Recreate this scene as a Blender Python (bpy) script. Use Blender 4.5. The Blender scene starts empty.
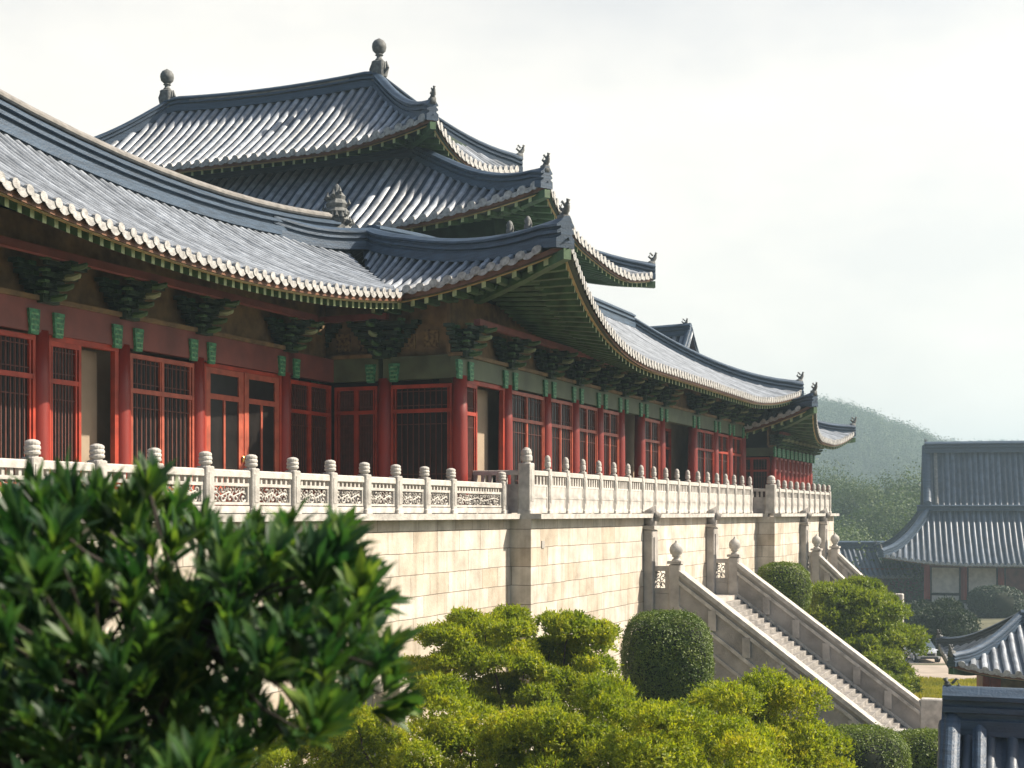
import bpy, math, random
import numpy as np
from mathutils import Vector, Matrix
random.seed(7); rng = np.random.default_rng(11)
SC = bpy.context.scene; COL = SC.collection
rad = math.radians
# ------------------------------------------------------------------ camera, sky, sun, exposure
FPX = 1400.0
cd = bpy.data.cameras.new('camera'); cam = bpy.data.objects.new('camera', cd); COL.objects.link(cam)
cd.sensor_width = 36; cd.lens = FPX/1024*36; cd.shift_y = 129/1024; cd.clip_start = .05; cd.clip_end = 5000
cam.location = (0, 0, 0); cam.rotation_euler = (rad(90), 0, 0); SC.camera = cam
cd.dof.use_dof = True; cd.dof.focus_distance = 42; cd.dof.aperture_fstop = 3.0
SUN_AZ, SUN_EL = rad(86), rad(40)
W_ = bpy.data.worlds.new('World'); SC.world = W_; W_.use_nodes = True
nt = W_.node_tree; nt.nodes.clear()
def nd(t, k, **kw):
    n = t.nodes.new(k)
    for a, b in kw.items(): setattr(n, a, b)
    return n
sky = nd(nt, 'ShaderNodeTexSky', sky_type='NISHITA', sun_disc=False, sun_elevation=SUN_EL, sun_rotation=SUN_AZ,
         air_density=1.0, dust_density=3.0, ozone_density=1.0)
bg = nd(nt, 'ShaderNodeBackground'); out = nd(nt, 'ShaderNodeOutputWorld')
bg.inputs[1].default_value = .075
tc = nd(nt, 'ShaderNodeTexCoord'); mpn = nd(nt, 'ShaderNodeMapping'); mpn.inputs['Scale'].default_value = (1, 1, 2.2)
noi = nd(nt, 'ShaderNodeTexNoise'); noi.inputs['Scale'].default_value = 3.4; noi.inputs['Detail'].default_value = 7; noi.inputs['Roughness'].default_value = .55
rmp = nd(nt, 'ShaderNodeValToRGB'); rmp.color_ramp.elements[0].position = .40; rmp.color_ramp.elements[1].position = .66
rmp.color_ramp.elements[0].color = (.74, .74, .74, 1); rmp.color_ramp.elements[1].color = (1, 1, 1, 1)
mix = nd(nt, 'ShaderNodeMixRGB'); mix.inputs[2].default_value = (8.8, 8.35, 7.6, 1)
L = nt.links.new
L(tc.outputs['Generated'], mpn.inputs[0]); L(mpn.outputs[0], noi.inputs['Vector']); L(noi.outputs['Fac'], rmp.inputs[0])
sx = nd(nt, 'ShaderNodeSeparateXYZ'); zr = nd(nt, 'ShaderNodeMapRange'); zr.inputs['From Min'].default_value = .28; zr.inputs['From Max'].default_value = .62; zr.inputs['To Min'].default_value = 1; zr.inputs['To Max'].default_value = .10
mu = nd(nt, 'ShaderNodeMath', operation='MULTIPLY'); L(tc.outputs['Generated'], sx.inputs[0]); L(sx.outputs['Z'], zr.inputs['Value']); L(rmp.outputs[0], mu.inputs[0]); L(zr.outputs[0], mu.inputs[1])
dp = nd(nt, 'ShaderNodeVectorMath', operation='DOT_PRODUCT'); dp.inputs[1].default_value = (.55, .83, 0)
dr = nd(nt, 'ShaderNodeMapRange', interpolation_type='SMOOTHSTEP'); dr.inputs['From Min'].default_value = -.35; dr.inputs['From Max'].default_value = .55; dr.inputs['To Min'].default_value = .0; dr.inputs['To Max'].default_value = 1
m2 = nd(nt, 'ShaderNodeMath', operation='MULTIPLY'); L(tc.outputs['Generated'], dp.inputs[0]); L(dp.outputs['Value'], dr.inputs['Value']); L(mu.outputs[0], m2.inputs[0]); L(dr.outputs[0], m2.inputs[1])
L(m2.outputs[0], mix.inputs[0]); L(sky.outputs[0], mix.inputs[1]); L(mix.outputs[0], bg.inputs[0]); L(bg.outputs[0], out.inputs[0])
sd = bpy.data.lights.new('sun', 'SUN'); sun = bpy.data.objects.new('sun', sd); COL.objects.link(sun)
sd.energy = 5.0; sd.angle = rad(.55); sd.color = (1, .89, .75)
svec = Vector((math.sin(SUN_AZ)*math.cos(SUN_EL), math.cos(SUN_AZ)*math.cos(SUN_EL), math.sin(SUN_EL)))
sun.rotation_euler = svec.to_track_quat('Z', 'Y').to_euler(); sun.location = svec*60
SC.view_settings.view_transform = 'Standard'; SC.view_settings.look = 'None'; SC.view_settings.gamma = 1
SC.view_settings.exposure = .92; SC.view_settings.use_curve_mapping = False
SC.render.engine = 'CYCLES'; SC.cycles.max_bounces = 6; SC.cycles.volume_bounces = 0; SC.cycles.transparent_max_bounces = 8
SC.cycles.use_denoising = True
# ------------------------------------------------------------------ materials
MATS = {}
def mat(name, col, rough=.7, var=.18, scale=3.0, bump=.0, bscale=20.0, spec=.5, col2=None, metal=0, obj=True, detail=5, streak=None):
    if name in MATS: return MATS[name]
    m = bpy.data.materials.new(name); m.use_nodes = True; t = m.node_tree; b = t.nodes['Principled BSDF']; l = t.links.new
    b.inputs['Roughness'].default_value = rough; b.inputs['Metallic'].default_value = metal
    b.inputs['Specular IOR Level'].default_value = spec
    c = nd(t, 'ShaderNodeTexCoord'); n = nd(t, 'ShaderNodeTexNoise'); n.inputs['Scale'].default_value = scale; n.inputs['Detail'].default_value = detail
    src = c.outputs['Object']
    if streak:
        mm = nd(t, 'ShaderNodeMapping'); mm.inputs['Scale'].default_value = streak; l(src, mm.inputs[0]); src = mm.outputs[0]
    l(src, n.inputs['Vector'])
    r = nd(t, 'ShaderNodeValToRGB'); e = r.color_ramp.elements
    c2 = col2 or tuple(min(1, x*(1+var)) for x in col); c1 = tuple(x*(1-var) for x in col)
    e[0].position = .33; e[0].color = (*c1, 1); e[1].position = .68; e[1].color = (*c2, 1)
    l(n.outputs['Fac'], r.inputs[0]); l(r.outputs[0], b.inputs['Base Color'])
    if bump:
        n2 = nd(t, 'ShaderNodeTexNoise'); n2.inputs['Scale'].default_value = bscale; n2.inputs['Detail'].default_value = 6
        bp = nd(t, 'ShaderNodeBump'); bp.inputs['Strength'].default_value = bump; bp.inputs['Distance'].default_value = .03
        l(c.outputs['Object'], n2.inputs['Vector']); l(n2.outputs['Fac'], bp.inputs['Height']); l(bp.outputs[0], b.inputs['Normal'])
    MATS[name] = m; return m
def stone_block(name, rowh, bw, swap='XZ'):
    m = bpy.data.materials.new(name); m.use_nodes = True; t = m.node_tree; b = t.nodes['Principled BSDF']; l = t.links.new
    b.inputs['Roughness'].default_value = .85
    c = nd(t, 'ShaderNodeTexCoord'); s = nd(t, 'ShaderNodeSeparateXYZ'); cb = nd(t, 'ShaderNodeCombineXYZ')
    l(c.outputs['Object'], s.inputs[0])
    ad = nd(t, 'ShaderNodeMath', operation='ADD'); l(s.outputs['X'], ad.inputs[0]); l(s.outputs['Y'], ad.inputs[1])
    l(ad.outputs[0], cb.inputs['X']); l(s.outputs['Z'], cb.inputs['Y'])
    wn = nd(t, 'ShaderNodeTexNoise'); wn.inputs['Scale'].default_value = 1.1; wn.inputs['Detail'].default_value = 3
    wa = nd(t, 'ShaderNodeVectorMath', operation='SCALE'); wa.inputs['Scale'].default_value = .05
    wb = nd(t, 'ShaderNodeVectorMath', operation='ADD')
    l(c.outputs['Object'], wn.inputs['Vector']); l(wn.outputs['Color'], wa.inputs[0]); l(cb.outputs[0], wb.inputs[0]); l(wa.outputs[0], wb.inputs[1])
    br = nd(t, 'ShaderNodeTexBrick'); br.inputs['Scale'].default_value = 1; br.inputs['Brick Width'].default_value = bw; br.inputs['Row Height'].default_value = rowh
    br.inputs['Mortar Size'].default_value = .010; br.inputs['Mortar Smooth'].default_value = .4; br.offset = .42; br.squash = .8; br.squash_frequency = 3
    br.inputs['Color1'].default_value = (.56, .525, .465, 1); br.inputs['Color2'].default_value = (.42, .34, .245, 1); br.inputs['Mortar'].default_value = (.17, .145, .115, 1); br.inputs['Bias'].default_value = -.35
    l(wb.outputs[0], br.inputs['Vector'])
    n = nd(t, 'ShaderNodeTexNoise'); n.inputs['Scale'].default_value = 1.3; n.inputs['Detail'].default_value = 9; n.inputs['Roughness'].default_value = .65
    l(c.outputs['Object'], n.inputs['Vector'])
    r = nd(t, 'ShaderNodeValToRGB'); r.color_ramp.elements[0].position = .3; r.color_ramp.elements[0].color = (.64, .61, .57, 1); r.color_ramp.elements[1].position = .62; r.color_ramp.elements[1].color = (1.08, 1.06, 1.03, 1)
    l(n.outputs['Fac'], r.inputs[0])
    mx = nd(t, 'ShaderNodeMixRGB', blend_type='MULTIPLY'); mx.inputs[0].default_value = 1
    l(br.outputs['Color'], mx.inputs[1]); l(r.outputs[0], mx.inputs[2])
    # rain streaks below the coping
    mm = nd(t, 'ShaderNodeMapping'); mm.inputs['Scale'].default_value = (2.2, 2.2, .12); l(c.outputs['Object'], mm.inputs[0])
    n3 = nd(t, 'ShaderNodeTexNoise'); n3.inputs['Scale'].default_value = 1.5; n3.inputs['Detail'].default_value = 6; l(mm.outputs[0], n3.inputs['Vector'])
    r3 = nd(t, 'ShaderNodeValToRGB'); r3.color_ramp.elements[0].position = .34; r3.color_ramp.elements[0].color = (.66, .62, .58, 1); r3.color_ramp.elements[1].position = .5; r3.color_ramp.elements[1].color = (1, 1, 1, 1)
    l(n3.outputs['Fac'], r3.inputs[0])
    mx3 = nd(t, 'ShaderNodeMixRGB', blend_type='MULTIPLY'); mx3.inputs[0].default_value = .5; l(mx.outputs[0], mx3.inputs[1]); l(r3.outputs[0], mx3.inputs[2])
    l(mx3.outputs[0], b.inputs['Base Color'])
    n2 = nd(t, 'ShaderNodeTexNoise'); n2.inputs['Scale'].default_value = 14; n2.inputs['Detail'].default_value = 7; l(c.outputs['Object'], n2.inputs['Vector'])
    sb = nd(t, 'ShaderNodeMath', operation='SUBTRACT'); ml = nd(t, 'ShaderNodeMath', operation='MULTIPLY'); ml.inputs[1].default_value = .5
    l(n2.outputs['Fac'], ml.inputs[0]); l(ml.outputs[0], sb.inputs[0]); l(br.outputs['Fac'], sb.inputs[1])
    bp = nd(t, 'ShaderNodeBump'); bp.inputs['Strength'].default_value = .55; bp.inputs['Distance'].default_value = .03
    l(sb.outputs[0], bp.inputs['Height']); l(bp.outputs[0], b.inputs['Normal'])
    MATS[name] = m; return m
def leaf_mat(name, cols, rough=.5, trans=.35, nscale=1.6, spec=.4):
    m = bpy.data.materials.new(name); m.use_nodes = True; t = m.node_tree; b = t.nodes['Principled BSDF']; o = t.nodes['Material Output']; l = t.links.new
    b.inputs['Roughness'].default_value = rough; b.inputs['Specular IOR Level'].default_value = spec
    g = nd(t, 'ShaderNodeNewGeometry'); c = nd(t, 'ShaderNodeTexCoord'); n = nd(t, 'ShaderNodeTexNoise'); n.inputs['Scale'].default_value = nscale; n.inputs['Detail'].default_value = 3
    l(c.outputs['Object'], n.inputs['Vector'])
    a = nd(t, 'ShaderNodeMath', operation='MULTIPLY_ADD'); a.inputs[1].default_value = .45
    s = nd(t, 'ShaderNodeMath', operation='MULTIPLY_ADD'); s.inputs[1].default_value = 1.5; s.inputs[2].default_value = -.48
    l(n.outputs['Fac'], s.inputs[0]); l(g.outputs['Random Per Island'], a.inputs[0]); l(s.outputs[0], a.inputs[2])
    r = nd(t, 'ShaderNodeValToRGB'); e = r.color_ramp.elements
    e[0].position = 0; e[0].color = (*cols[0], 1); e[1].position = 1; e[1].color = (*cols[-1], 1)
    for i, cc in enumerate(cols[1:-1]): q = e.new((i+1)/(len(cols)-1)); q.color = (*cc, 1)
    l(a.outputs[0], r.inputs[0]); l(r.outputs[0], b.inputs['Base Color'])
    tr = nd(t, 'ShaderNodeBsdfTranslucent'); ms = nd(t, 'ShaderNodeMixShader'); ms.inputs[0].default_value = trans
    bc = nd(t, 'ShaderNodeMixRGB', blend_type='MULTIPLY'); bc.inputs[0].default_value = 1; bc.inputs[2].default_value = (1.5, 1.5, .7, 1)
    l(r.outputs[0], bc.inputs[1]); l(bc.outputs[0], tr.inputs[0]); l(b.outputs[0], ms.inputs[1]); l(tr.outputs[0], ms.inputs[2]); l(ms.outputs[0], o.inputs['Surface'])
    MATS[name] = m; return m
TILE = mat('shaded_pan_tile', (.033, .053, .082), .5, .3, 2.2, .35, 26, .55, streak=(1, 1, 1))  # pan tiles: blue shadow between the ribs put into the colour
TILE_RIB = mat('glare_tile_rib', (.27, .295, .325), .4, .32, 3.0, .35, 30, .6)  # same tile paled, so the ribs carry sun glare in their colour
def island_vary(m, lo, hi):
    t = m.node_tree; b = t.nodes['Principled BSDF']; src = b.inputs['Base Color'].links[0].from_socket
    g = nd(t, 'ShaderNodeNewGeometry'); mr = nd(t, 'ShaderNodeMapRange'); mr.inputs['To Min'].default_value = lo; mr.inputs['To Max'].default_value = hi
    x = nd(t, 'ShaderNodeVectorMath', operation='SCALE'); t.links.new(g.outputs['Random Per Island'], mr.inputs['Value']); t.links.new(src, x.inputs[0]); t.links.new(mr.outputs[0], x.inputs['Scale']); t.links.new(x.outputs[0], b.inputs['Base Color'])
island_vary(TILE_RIB, .68, 1.22)
RIDGE = mat('ridge_tile', (.042, .070, .108), .5, .3, 2.5, .4, 24, .5, streak=(.6, .6, 7))
PLASTER = mat('ridge_plaster', (.20, .19, .175), .8, .25, 4, .3, 20)
ENDTILE = mat('end_tile', (.36, .355, .34), .6, .35, 9, .4, 40)
ORN = mat('ornament_stone', (.13, .135, .13), .75, .4, 8, .5, 30)
RED = mat('red_lacquer', (.31, .036, .015), .5, .3, 2.5, .12, 30, .45)
COLRED = mat('red_column', (.26, .022, .012), .5, .32, 2.0, .10, 18, .5, streak=(1, 1, .25))
SALMON = mat('sunlit_red_wood', (.33, .074, .04), .5, .25, 4, .1, 30)  # red wood with the salmon tint of sunlight put into its colour
MAROON = mat('maroon_beam', (.17, .05, .04), .55, .25, 1.5, .1, 20)
GREENBEAM = mat('green_beam', (.085, .105, .055), .55, .3, 1.5, .1, 20)
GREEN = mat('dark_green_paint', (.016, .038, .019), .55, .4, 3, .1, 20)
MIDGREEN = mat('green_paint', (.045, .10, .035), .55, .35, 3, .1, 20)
PALEGREEN = mat('pale_green_rafter_end', (.36, .42, .22), .6, .25, 5)
JADE = mat('jade_pattern', (.05, .20, .10), .55, .55, 14, .1, 30)
BROWN = mat('fascia_brown', (.16, .07, .035), .55, .3, 3, .15, 20)
GOLD = mat('gold_trim', (.42, .30, .12), .5, .2, 5)
OCHRE = mat('ochre_board', (.17, .11, .05), .7, .35, 3, .1, 15)
BEIGE = mat('beige_plaster', (.42, .33, .23), .85, .12, 1.5, .1, 20)
DARK = mat('interior_shade', (.012, .010, .009), .8, .3, 3)  # near-black colour that stands in for the shade of unlit rooms
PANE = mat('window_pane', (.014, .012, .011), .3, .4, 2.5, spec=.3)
BAR = mat('window_bar', (.10, .03, .02), .6, .3, 6)
STONE = mat('carved_stone', (.42, .40, .365), .85, .28, 3.5, .45, 22)
STONE_GREY = mat('weathered_stone', (.37, .345, .315), .88, .3, 1.6, .5, 16)
STAIRSTEP = mat('shaded_step_stone', (.24, .225, .205), .9, .35, 2.2, .5, 14)  # step stone darkened to paint in the shade of the right balustrade
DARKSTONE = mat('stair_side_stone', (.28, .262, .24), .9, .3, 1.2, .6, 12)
RIBDARK = mat('roof_tile_rib_dark', (.085, .108, .14), .45, .3, 1, .35, 12)
island_vary(RIBDARK, .7, 1.25)
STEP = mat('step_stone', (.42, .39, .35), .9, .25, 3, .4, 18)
WALLM = stone_block('wall_stone', .5, 1.25)
DARKBARK = mat('dark_bark', (.03, .024, .018), .9, .35, 8, .5, 20)
BARK = mat('bark', (.09, .065, .045), .9, .35, 8, .6, 20)
WHITEWALL = mat('white_wall', (.62, .57, .50), .85, .15, 2, .1, 15)
# ------------------------------------------------------------------ frames and helpers
ANG = math.atan(.42); SA, CA = math.sin(ANG), math.cos(ANG); ROT = math.pi/2-ANG
def Wp(x, y, z=0): return (x*SA-y*CA, x*CA+y*SA, z)            # palace axes (along the front, into the palace) to the world
def at(px, py, Y): return ((px-512)/FPX*Y, Y, (513-py)/FPX*Y)
class MB:
    def __init__(s): s.v = []; s.f = []; s.m = []; s.o = (0, 0, 0)
    def quadpts(s, pts, mi=0):
        k = len(s.v); s.v += [tuple(p) for p in pts]; s.f.append(tuple(range(k, k+len(pts)))); s.m.append(mi)
    def box(s, x0, x1, y0, y1, z0, z1, mi=0):
        k = len(s.v)
        s.v += [(x0,y0,z0),(x1,y0,z0),(x1,y1,z0),(x0,y1,z0),(x0,y0,z1),(x1,y0,z1),(x1,y1,z1),(x0,y1,z1)]
        for q in ((0,3,2,1),(4,5,6,7),(0,1,5,4),(1,2,6,5),(2,3,7,6),(3,0,4,7)): s.f.append(tuple(k+i for i in q)); s.m.append(mi)
    def cbox(s, x0, x1, y0, y1, z0, z1, c=.02, mi=0):            # box with chamfered upright and top edges
        k = len(s.v)
        def ring(e, z): return [(x0+e+c,y0+e,z),(x1-e-c,y0+e,z),(x1-e,y0+e+c,z),(x1-e,y1-e-c,z),(x1-e-c,y1-e,z),(x0+e+c,y1-e,z),(x0+e,y1-e-c,z),(x0+e,y0+e+c,z)]
        s.v += ring(0, z0)+ring(0, z1-c)+ring(c, z1)
        for r in range(2):
            for i in range(8): s.f.append((k+r*8+i, k+r*8+(i+1)%8, k+r*8+8+(i+1)%8, k+r*8+8+i)); s.m.append(mi)
        s.f.append(tuple(k+16+i for i in range(8))); s.m.append(mi); s.f.append(tuple(k+7-i for i in range(8))); s.m.append(mi)
    def lathe(s, prof, c=(0,0,0), n=14, mi=0):
        k = len(s.v)
        for r, z in prof:
            for i in range(n): a = 2*math.pi*i/n; s.v.append((c[0]+r*math.cos(a), c[1]+r*math.sin(a), c[2]+z))
        for j in range(len(prof)-1):
            for i in range(n): s.f.append((k+j*n+i, k+j*n+(i+1)%n, k+(j+1)*n+(i+1)%n, k+(j+1)*n+i)); s.m.append(mi)
        s.f.append(tuple(k+n-1-i for i in range(n))); s.m.append(mi); s.f.append(tuple(k+(len(prof)-1)*n+i for i in range(n))); s.m.append(mi)
    def tube(s, pts, r, n=6, mi=0, cap=True):
        pts = [Vector(p) for p in pts]; rs = r if isinstance(r, (list, tuple)) else [r]*len(pts); k = len(s.v)
        for j, p in enumerate(pts):
            t = (pts[min(j+1, len(pts)-1)]-pts[max(j-1, 0)]); t = t.normalized() if t.length > 1e-9 else Vector((0,0,1))
            a = t.cross(Vector((0,0,1))) if abs(t.z) < .95 else t.cross(Vector((0,1,0))); a.normalize(); b = t.cross(a)
            for i in range(n): g = 2*math.pi*i/n; q = p+(a*math.cos(g)+b*math.sin(g))*rs[j]; s.v.append(tuple(q))
        for j in range(len(pts)-1):
            for i in range(n): s.f.append((k+j*n+i, k+j*n+(i+1)%n, k+(j+1)*n+(i+1)%n, k+(j+1)*n+i)); s.m.append(mi)
        if cap: s.f.append(tuple(k+n-1-i for i in range(n))); s.m.append(mi); s.f.append(tuple(k+(len(pts)-1)*n+i for i in range(n))); s.m.append(mi)
    def sweep(s, pts, prof, mi=0, closed=True):                   # profile = (sideways, up) pairs, path runs in plan
        pts = [Vector(p) for p in pts]; n = len(prof); k = len(s.v)
        for j, p in enumerate(pts):
            t = pts[min(j+1, len(pts)-1)]-pts[max(j-1, 0)]; t.z = 0; t.normalize(); a = Vector((-t.y, t.x, 0))
            for q in prof: s.v.append(tuple(p+a*q[0]+Vector((0,0,q[1]))))
        for j in range(len(pts)-1):
            for i in range(n if closed else n-1): s.f.append((k+j*n+i, k+j*n+(i+1)%n, k+(j+1)*n+(i+1)%n, k+(j+1)*n+i)); s.m.append(mi)
        if closed: s.f.append(tuple(k+n-1-i for i in range(n))); s.m.append(mi); s.f.append(tuple(k+(len(pts)-1)*n+i for i in range(n))); s.m.append(mi)
    def mesh(s, name, mats, off=(0,0,0), deform=None, smooth=False):
        v = np.array(s.v, float).reshape(-1, 3)
        if deform is not None: v = deform(v)
        v = v-np.array(off)
        me = bpy.data.meshes.new(name); me.from_pydata(v.tolist(), [], s.f)
        mats = mats if isinstance(mats, (list, tuple)) else [mats]
        for q in mats: me.materials.append(q)
        me.polygons.foreach_set('material_index', np.array(s.m, np.int32))
        if smooth: me.polygons.foreach_set('use_smooth', np.ones(len(s.f), bool))
        me.update(); return me
def link(name, me, parent=None, loc=(0,0,0), rz=0):
    o = bpy.data.objects.new(name, me); COL.objects.link(o); o.location = loc; o.rotation_euler = (0, 0, rz)
    if parent is not None: o.parent = parent
    return o
def smooth_angle(o, a=40):
    me = o.data
    me.polygons.foreach_set('use_smooth', np.ones(len(me.polygons), bool))
    try: me.set_sharp_from_angle(angle=rad(a))
    except Exception: pass
def tag(o, label, cat, group=None, kind=None):
    o['label'] = label; o['category'] = cat
    if group: o['group'] = group
    if kind: o['kind'] = kind
    return o
class Thing:                                                       # an Empty at the base in palace axes; parts are given in palace axes
    def __init__(s, name, base, label, cat, group=None, palace=True):
        s.base = base; s.palace = palace
        s.o = bpy.data.objects.new(name, None); COL.objects.link(s.o); s.o.empty_display_size = .3
        s.o.location = Wp(*base) if palace else base
        s.o.rotation_euler = (0, 0, ROT if palace else 0); tag(s.o, label, cat, group)
    def add(s, name, mb, mats, parent=None, deform=None, smooth=False, sharp=None):
        o = link(name, mb.mesh(name, mats, s.base, deform, smooth), parent or s.o)
        if sharp: smooth_angle(o, sharp)
        return o
    def put(s, name, me, x, y, z, rz=0, parent=None):
        return link(name, me, parent or s.o, (x-s.base[0], y-s.base[1], z-s.base[2]), rz)
def px_x(px, y): k = (px-512)/FPX; return y*(CA+k*SA)/(SA-k*CA)
def px_y(px, x): k = (px-512)/FPX; return x*(SA-k*CA)/(CA+k*SA)
# ------------------------------------------------------------------ roofs
class Roof:
    def __init__(s, x0, x1, y0, y1, ze, rise, Df, Db, Dl, Dr, c=.4, corners=(), sp=.32, rr=.085, swap=None, sag=0, valley=None, wave=None):
        s.valley = valley; s.wave = wave
        s.__dict__.update(x0=x0, x1=x1, y0=y0, y1=y1, ze=ze, rise=rise, Df=Df, Db=Db, Dl=Dl, Dr=Dr, c=c, corners=corners, sp=sp, rr=rr, swap=swap, sag=sag)
    def prof(s, d): return s.rise*((1-s.c)*d+s.c*d*d)
    def side(s, k):
        if k in 'fb': a0, a1, D, e0, e1 = s.x0, s.x1, (s.Df if k == 'f' else s.Db), s.Dl, s.Dr
        else: a0, a1, D, e0, e1 = s.y0, s.y1, (s.Dl if k == 'l' else s.Dr), s.Df, s.Db
        return a0, a1, D, e0, e1
    def pt(s, k, a, dist):
        return {'f': (a, s.y0+dist), 'b': (a, s.y1-dist), 'l': (s.x0+dist, a), 'r': (s.x1-dist, a)}[k]
    def dm(s, v):                                                  # upturned, outswept corners; then the roof's own axes to palace axes
        v = v.copy(); x, y = v[:, 0].copy(), v[:, 1].copy()
        if s.wave: v[:, 2] += s.wave(x, y)
        if s.sag:
            t = np.clip((x-s.x0)/(s.x1-s.x0), 0, 1)*2-1; v[:, 2] += s.sag*t*t*np.clip((v[:, 2]-s.ze)/max(.1, s.rise), 0, 1)
        for cx, cy, Lf, Rx, Ry, wx, wy in s.corners:
            a = np.clip(np.abs(x-cx)/Rx, 0, 1); b = np.clip(np.abs(y-cy)/Ry, 0, 1); f = (1-a)**2*(1-b)**2
            sx = -1 if cx < (s.x0+s.x1)/2 else 1; sy = -1 if cy < (s.y0+s.y1)/2 else 1
            v[:, 2] += Lf*f; v[:, 0] += sx*wx*f; v[:, 1] += sy*wy*f
        if s.swap is not None: v = np.stack([v[:, 1], v[:, 0], v[:, 2]], 1)
        return v
    def dmax(s, k, a):
        a0, a1, D, e0, e1 = s.side(k); d = 1.0
        if e0: d = min(d, (a-a0)/e0)
        if e1: d = min(d, (a1-a)/e1)
        return max(0, d)
    def dmin(s, k, a):
        if s.valley and k in s.valley: return min(.985, max(0, (a-s.valley[k][0])/s.valley[k][1]))
        return 0.0
    def tiles(s, k, segs=9):
        a0, a1, D, e0, e1 = s.side(k); n = max(2, int(round((a1-a0)/s.sp))); mb = MB(); ends = MB()
        step = (a1-a0)/n; ds = [i/segs for i in range(segs+1)]
        cols = []
        for i in range(2*n+1):
            a = a0+i*step/2; dmx = s.dmax(k, a); sink = -.05 if i % 2 else 0; dmn = s.dmin(k, a)
            col = []
            for d in ds:
                d = dmn+d*(dmx-dmn); x, y = s.pt(k, a, d*D); col.append((x, y, s.ze+s.prof(d)+sink))
            cols.append(col)
        for i in range(2*n):
            for j in range(segs): mb.quadpts([cols[i][j], cols[i+1][j], cols[i+1][j+1], cols[i][j+1]], 0)
        ax = (1, 0) if k in 'fb' else (0, 1); r = s.rr
        for i in range(n+1):
            a = a0+i*step; dmx = s.dmax(k, a)
            dmn = s.dmin(k, a)
            if (dmx-dmn)*D < .25: continue
            kk = len(mb.v); M = 5; jit = rng.normal(0, .008)
            for d in ds:
                d = dmn+d*(dmx-dmn); x, y = s.pt(k, a+jit+rng.normal(0, .006), d*D); z = s.ze+s.prof(d)+rng.normal(0, .006); r_ = r*(1+rng.normal(0, .06))
                for q in range(M): g = math.pi*q/(M-1); mb.v.append((x+ax[0]*r_*math.cos(g), y+ax[1]*r_*math.cos(g), z-.01+r_*1.12*math.sin(g)))
            for j in range(segs):
                for q in range(M-1): mb.f.append((kk+j*M+q, kk+j*M+q+1, kk+(j+1)*M+q+1, kk+(j+1)*M+q)); mb.m.append(1)
            if dmn > 0: continue
            # round end tile and the hanging scalloped plate beside it
            ja = a+rng.normal(0, .009); dz_ = rng.normal(0, .009); x, y = s.pt(k, ja, -.03); x2, y2 = s.pt(k, ja, .05); kk = len(ends.v); R = r*1.2
            for (X, Y) in ((x, y), (x2, y2)):
                for q in range(10): g = 2*math.pi*q/10; ends.v.append((X+ax[0]*R*math.cos(g), Y+ax[1]*R*math.cos(g), s.ze+.03+dz_+R*math.sin(g)))
            ends.f.append(tuple(kk+q for q in range(10))); ends.m.append(0)
            for q in range(10): ends.f.append((kk+q, kk+(q+1) % 10, kk+10+(q+1) % 10, kk+10+q)); ends.m.append(0)
            if i < n:
                am = a+step/2; hw = step/2-.02; pts = []
                for q in range(7): t = -1+q/3; xx, yy = s.pt(k, am+t*hw, -.01); pts.append((xx, yy, s.ze-.05-.09*(1-t*t)))
                xx, yy = s.pt(k, am+hw, -.01); pts.append((xx, yy, s.ze+.02)); xx, yy = s.pt(k, am-hw, -.01); pts.append((xx, yy, s.ze+.02))
                ends.quadpts(pts, 0)
        return mb, ends
    def eaveband(s, k, off, z0, z1, th=.06):                        # board running under the eave
        a0, a1, D, e0, e1 = s.side(k)
        if s.valley and k in s.valley: a1 = s.valley[k][0]+.15
        n = max(8, int((a1-a0)/.8)); mb = MB()
        i0 = off if e0 else 0; i1 = off if e1 else 0; row = []
        for i in range(n+1):
            a = a0+i0+(a1-a0-i0-i1)*i/n; x, y = s.pt(k, a, off); x2, y2 = s.pt(k, a, off+th)
            row.append([(x, y, s.ze+z0), (x, y, s.ze+z1), (x2, y2, s.ze+z1), (x2, y2, s.ze+z0)])
        for i in range(n):
            for q in range(4): mb.quadpts([row[i][q], row[i+1][q], row[i+1][(q+1) % 4], row[i][(q+1) % 4]])
        return mb
    def soffit(s, k, depth, z0=-.25, slope=.3, rib=True, sp=.36):
        a0, a1, D, e0, e1 = s.side(k)
        if s.valley and k in s.valley: a1 = s.valley[k][0]+.15
        n = max(4, int((a1-a0)/sp)); mb = MB(); cols = []
        def lim(a):
            d = depth
            if e0: d = min(d, a-a0)
            if e1: d = min(d, a1-a)
            return max(0.0, d)
        for i in range(n+1):
            a = a0+(a1-a0)*i/n; dd = lim(a); col = []
            for j in range(5):
                d = dd*j/4; x, y = s.pt(k, a, d); col.append((x, y, s.ze+z0+slope*d))
            cols.append(col)
        for i in range(n):
            for j in range(4): mb.quadpts([cols[i][j], cols[i+1][j], cols[i+1][j+1], cols[i][j+1]], 0)
        if rib:
            for i in range(1, n):
                a = a0+(a1-a0)*i/n; dd = lim(a)
                if dd < 1.0: continue
                pts = []
                for j in range(4): d = .85+(dd-.85)*j/3; x, y = s.pt(k, a, d); pts.append((x, y, s.ze+z0+slope*d-.07))
                mb.tube(pts, .065, 6, 1)
        return mb
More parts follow.
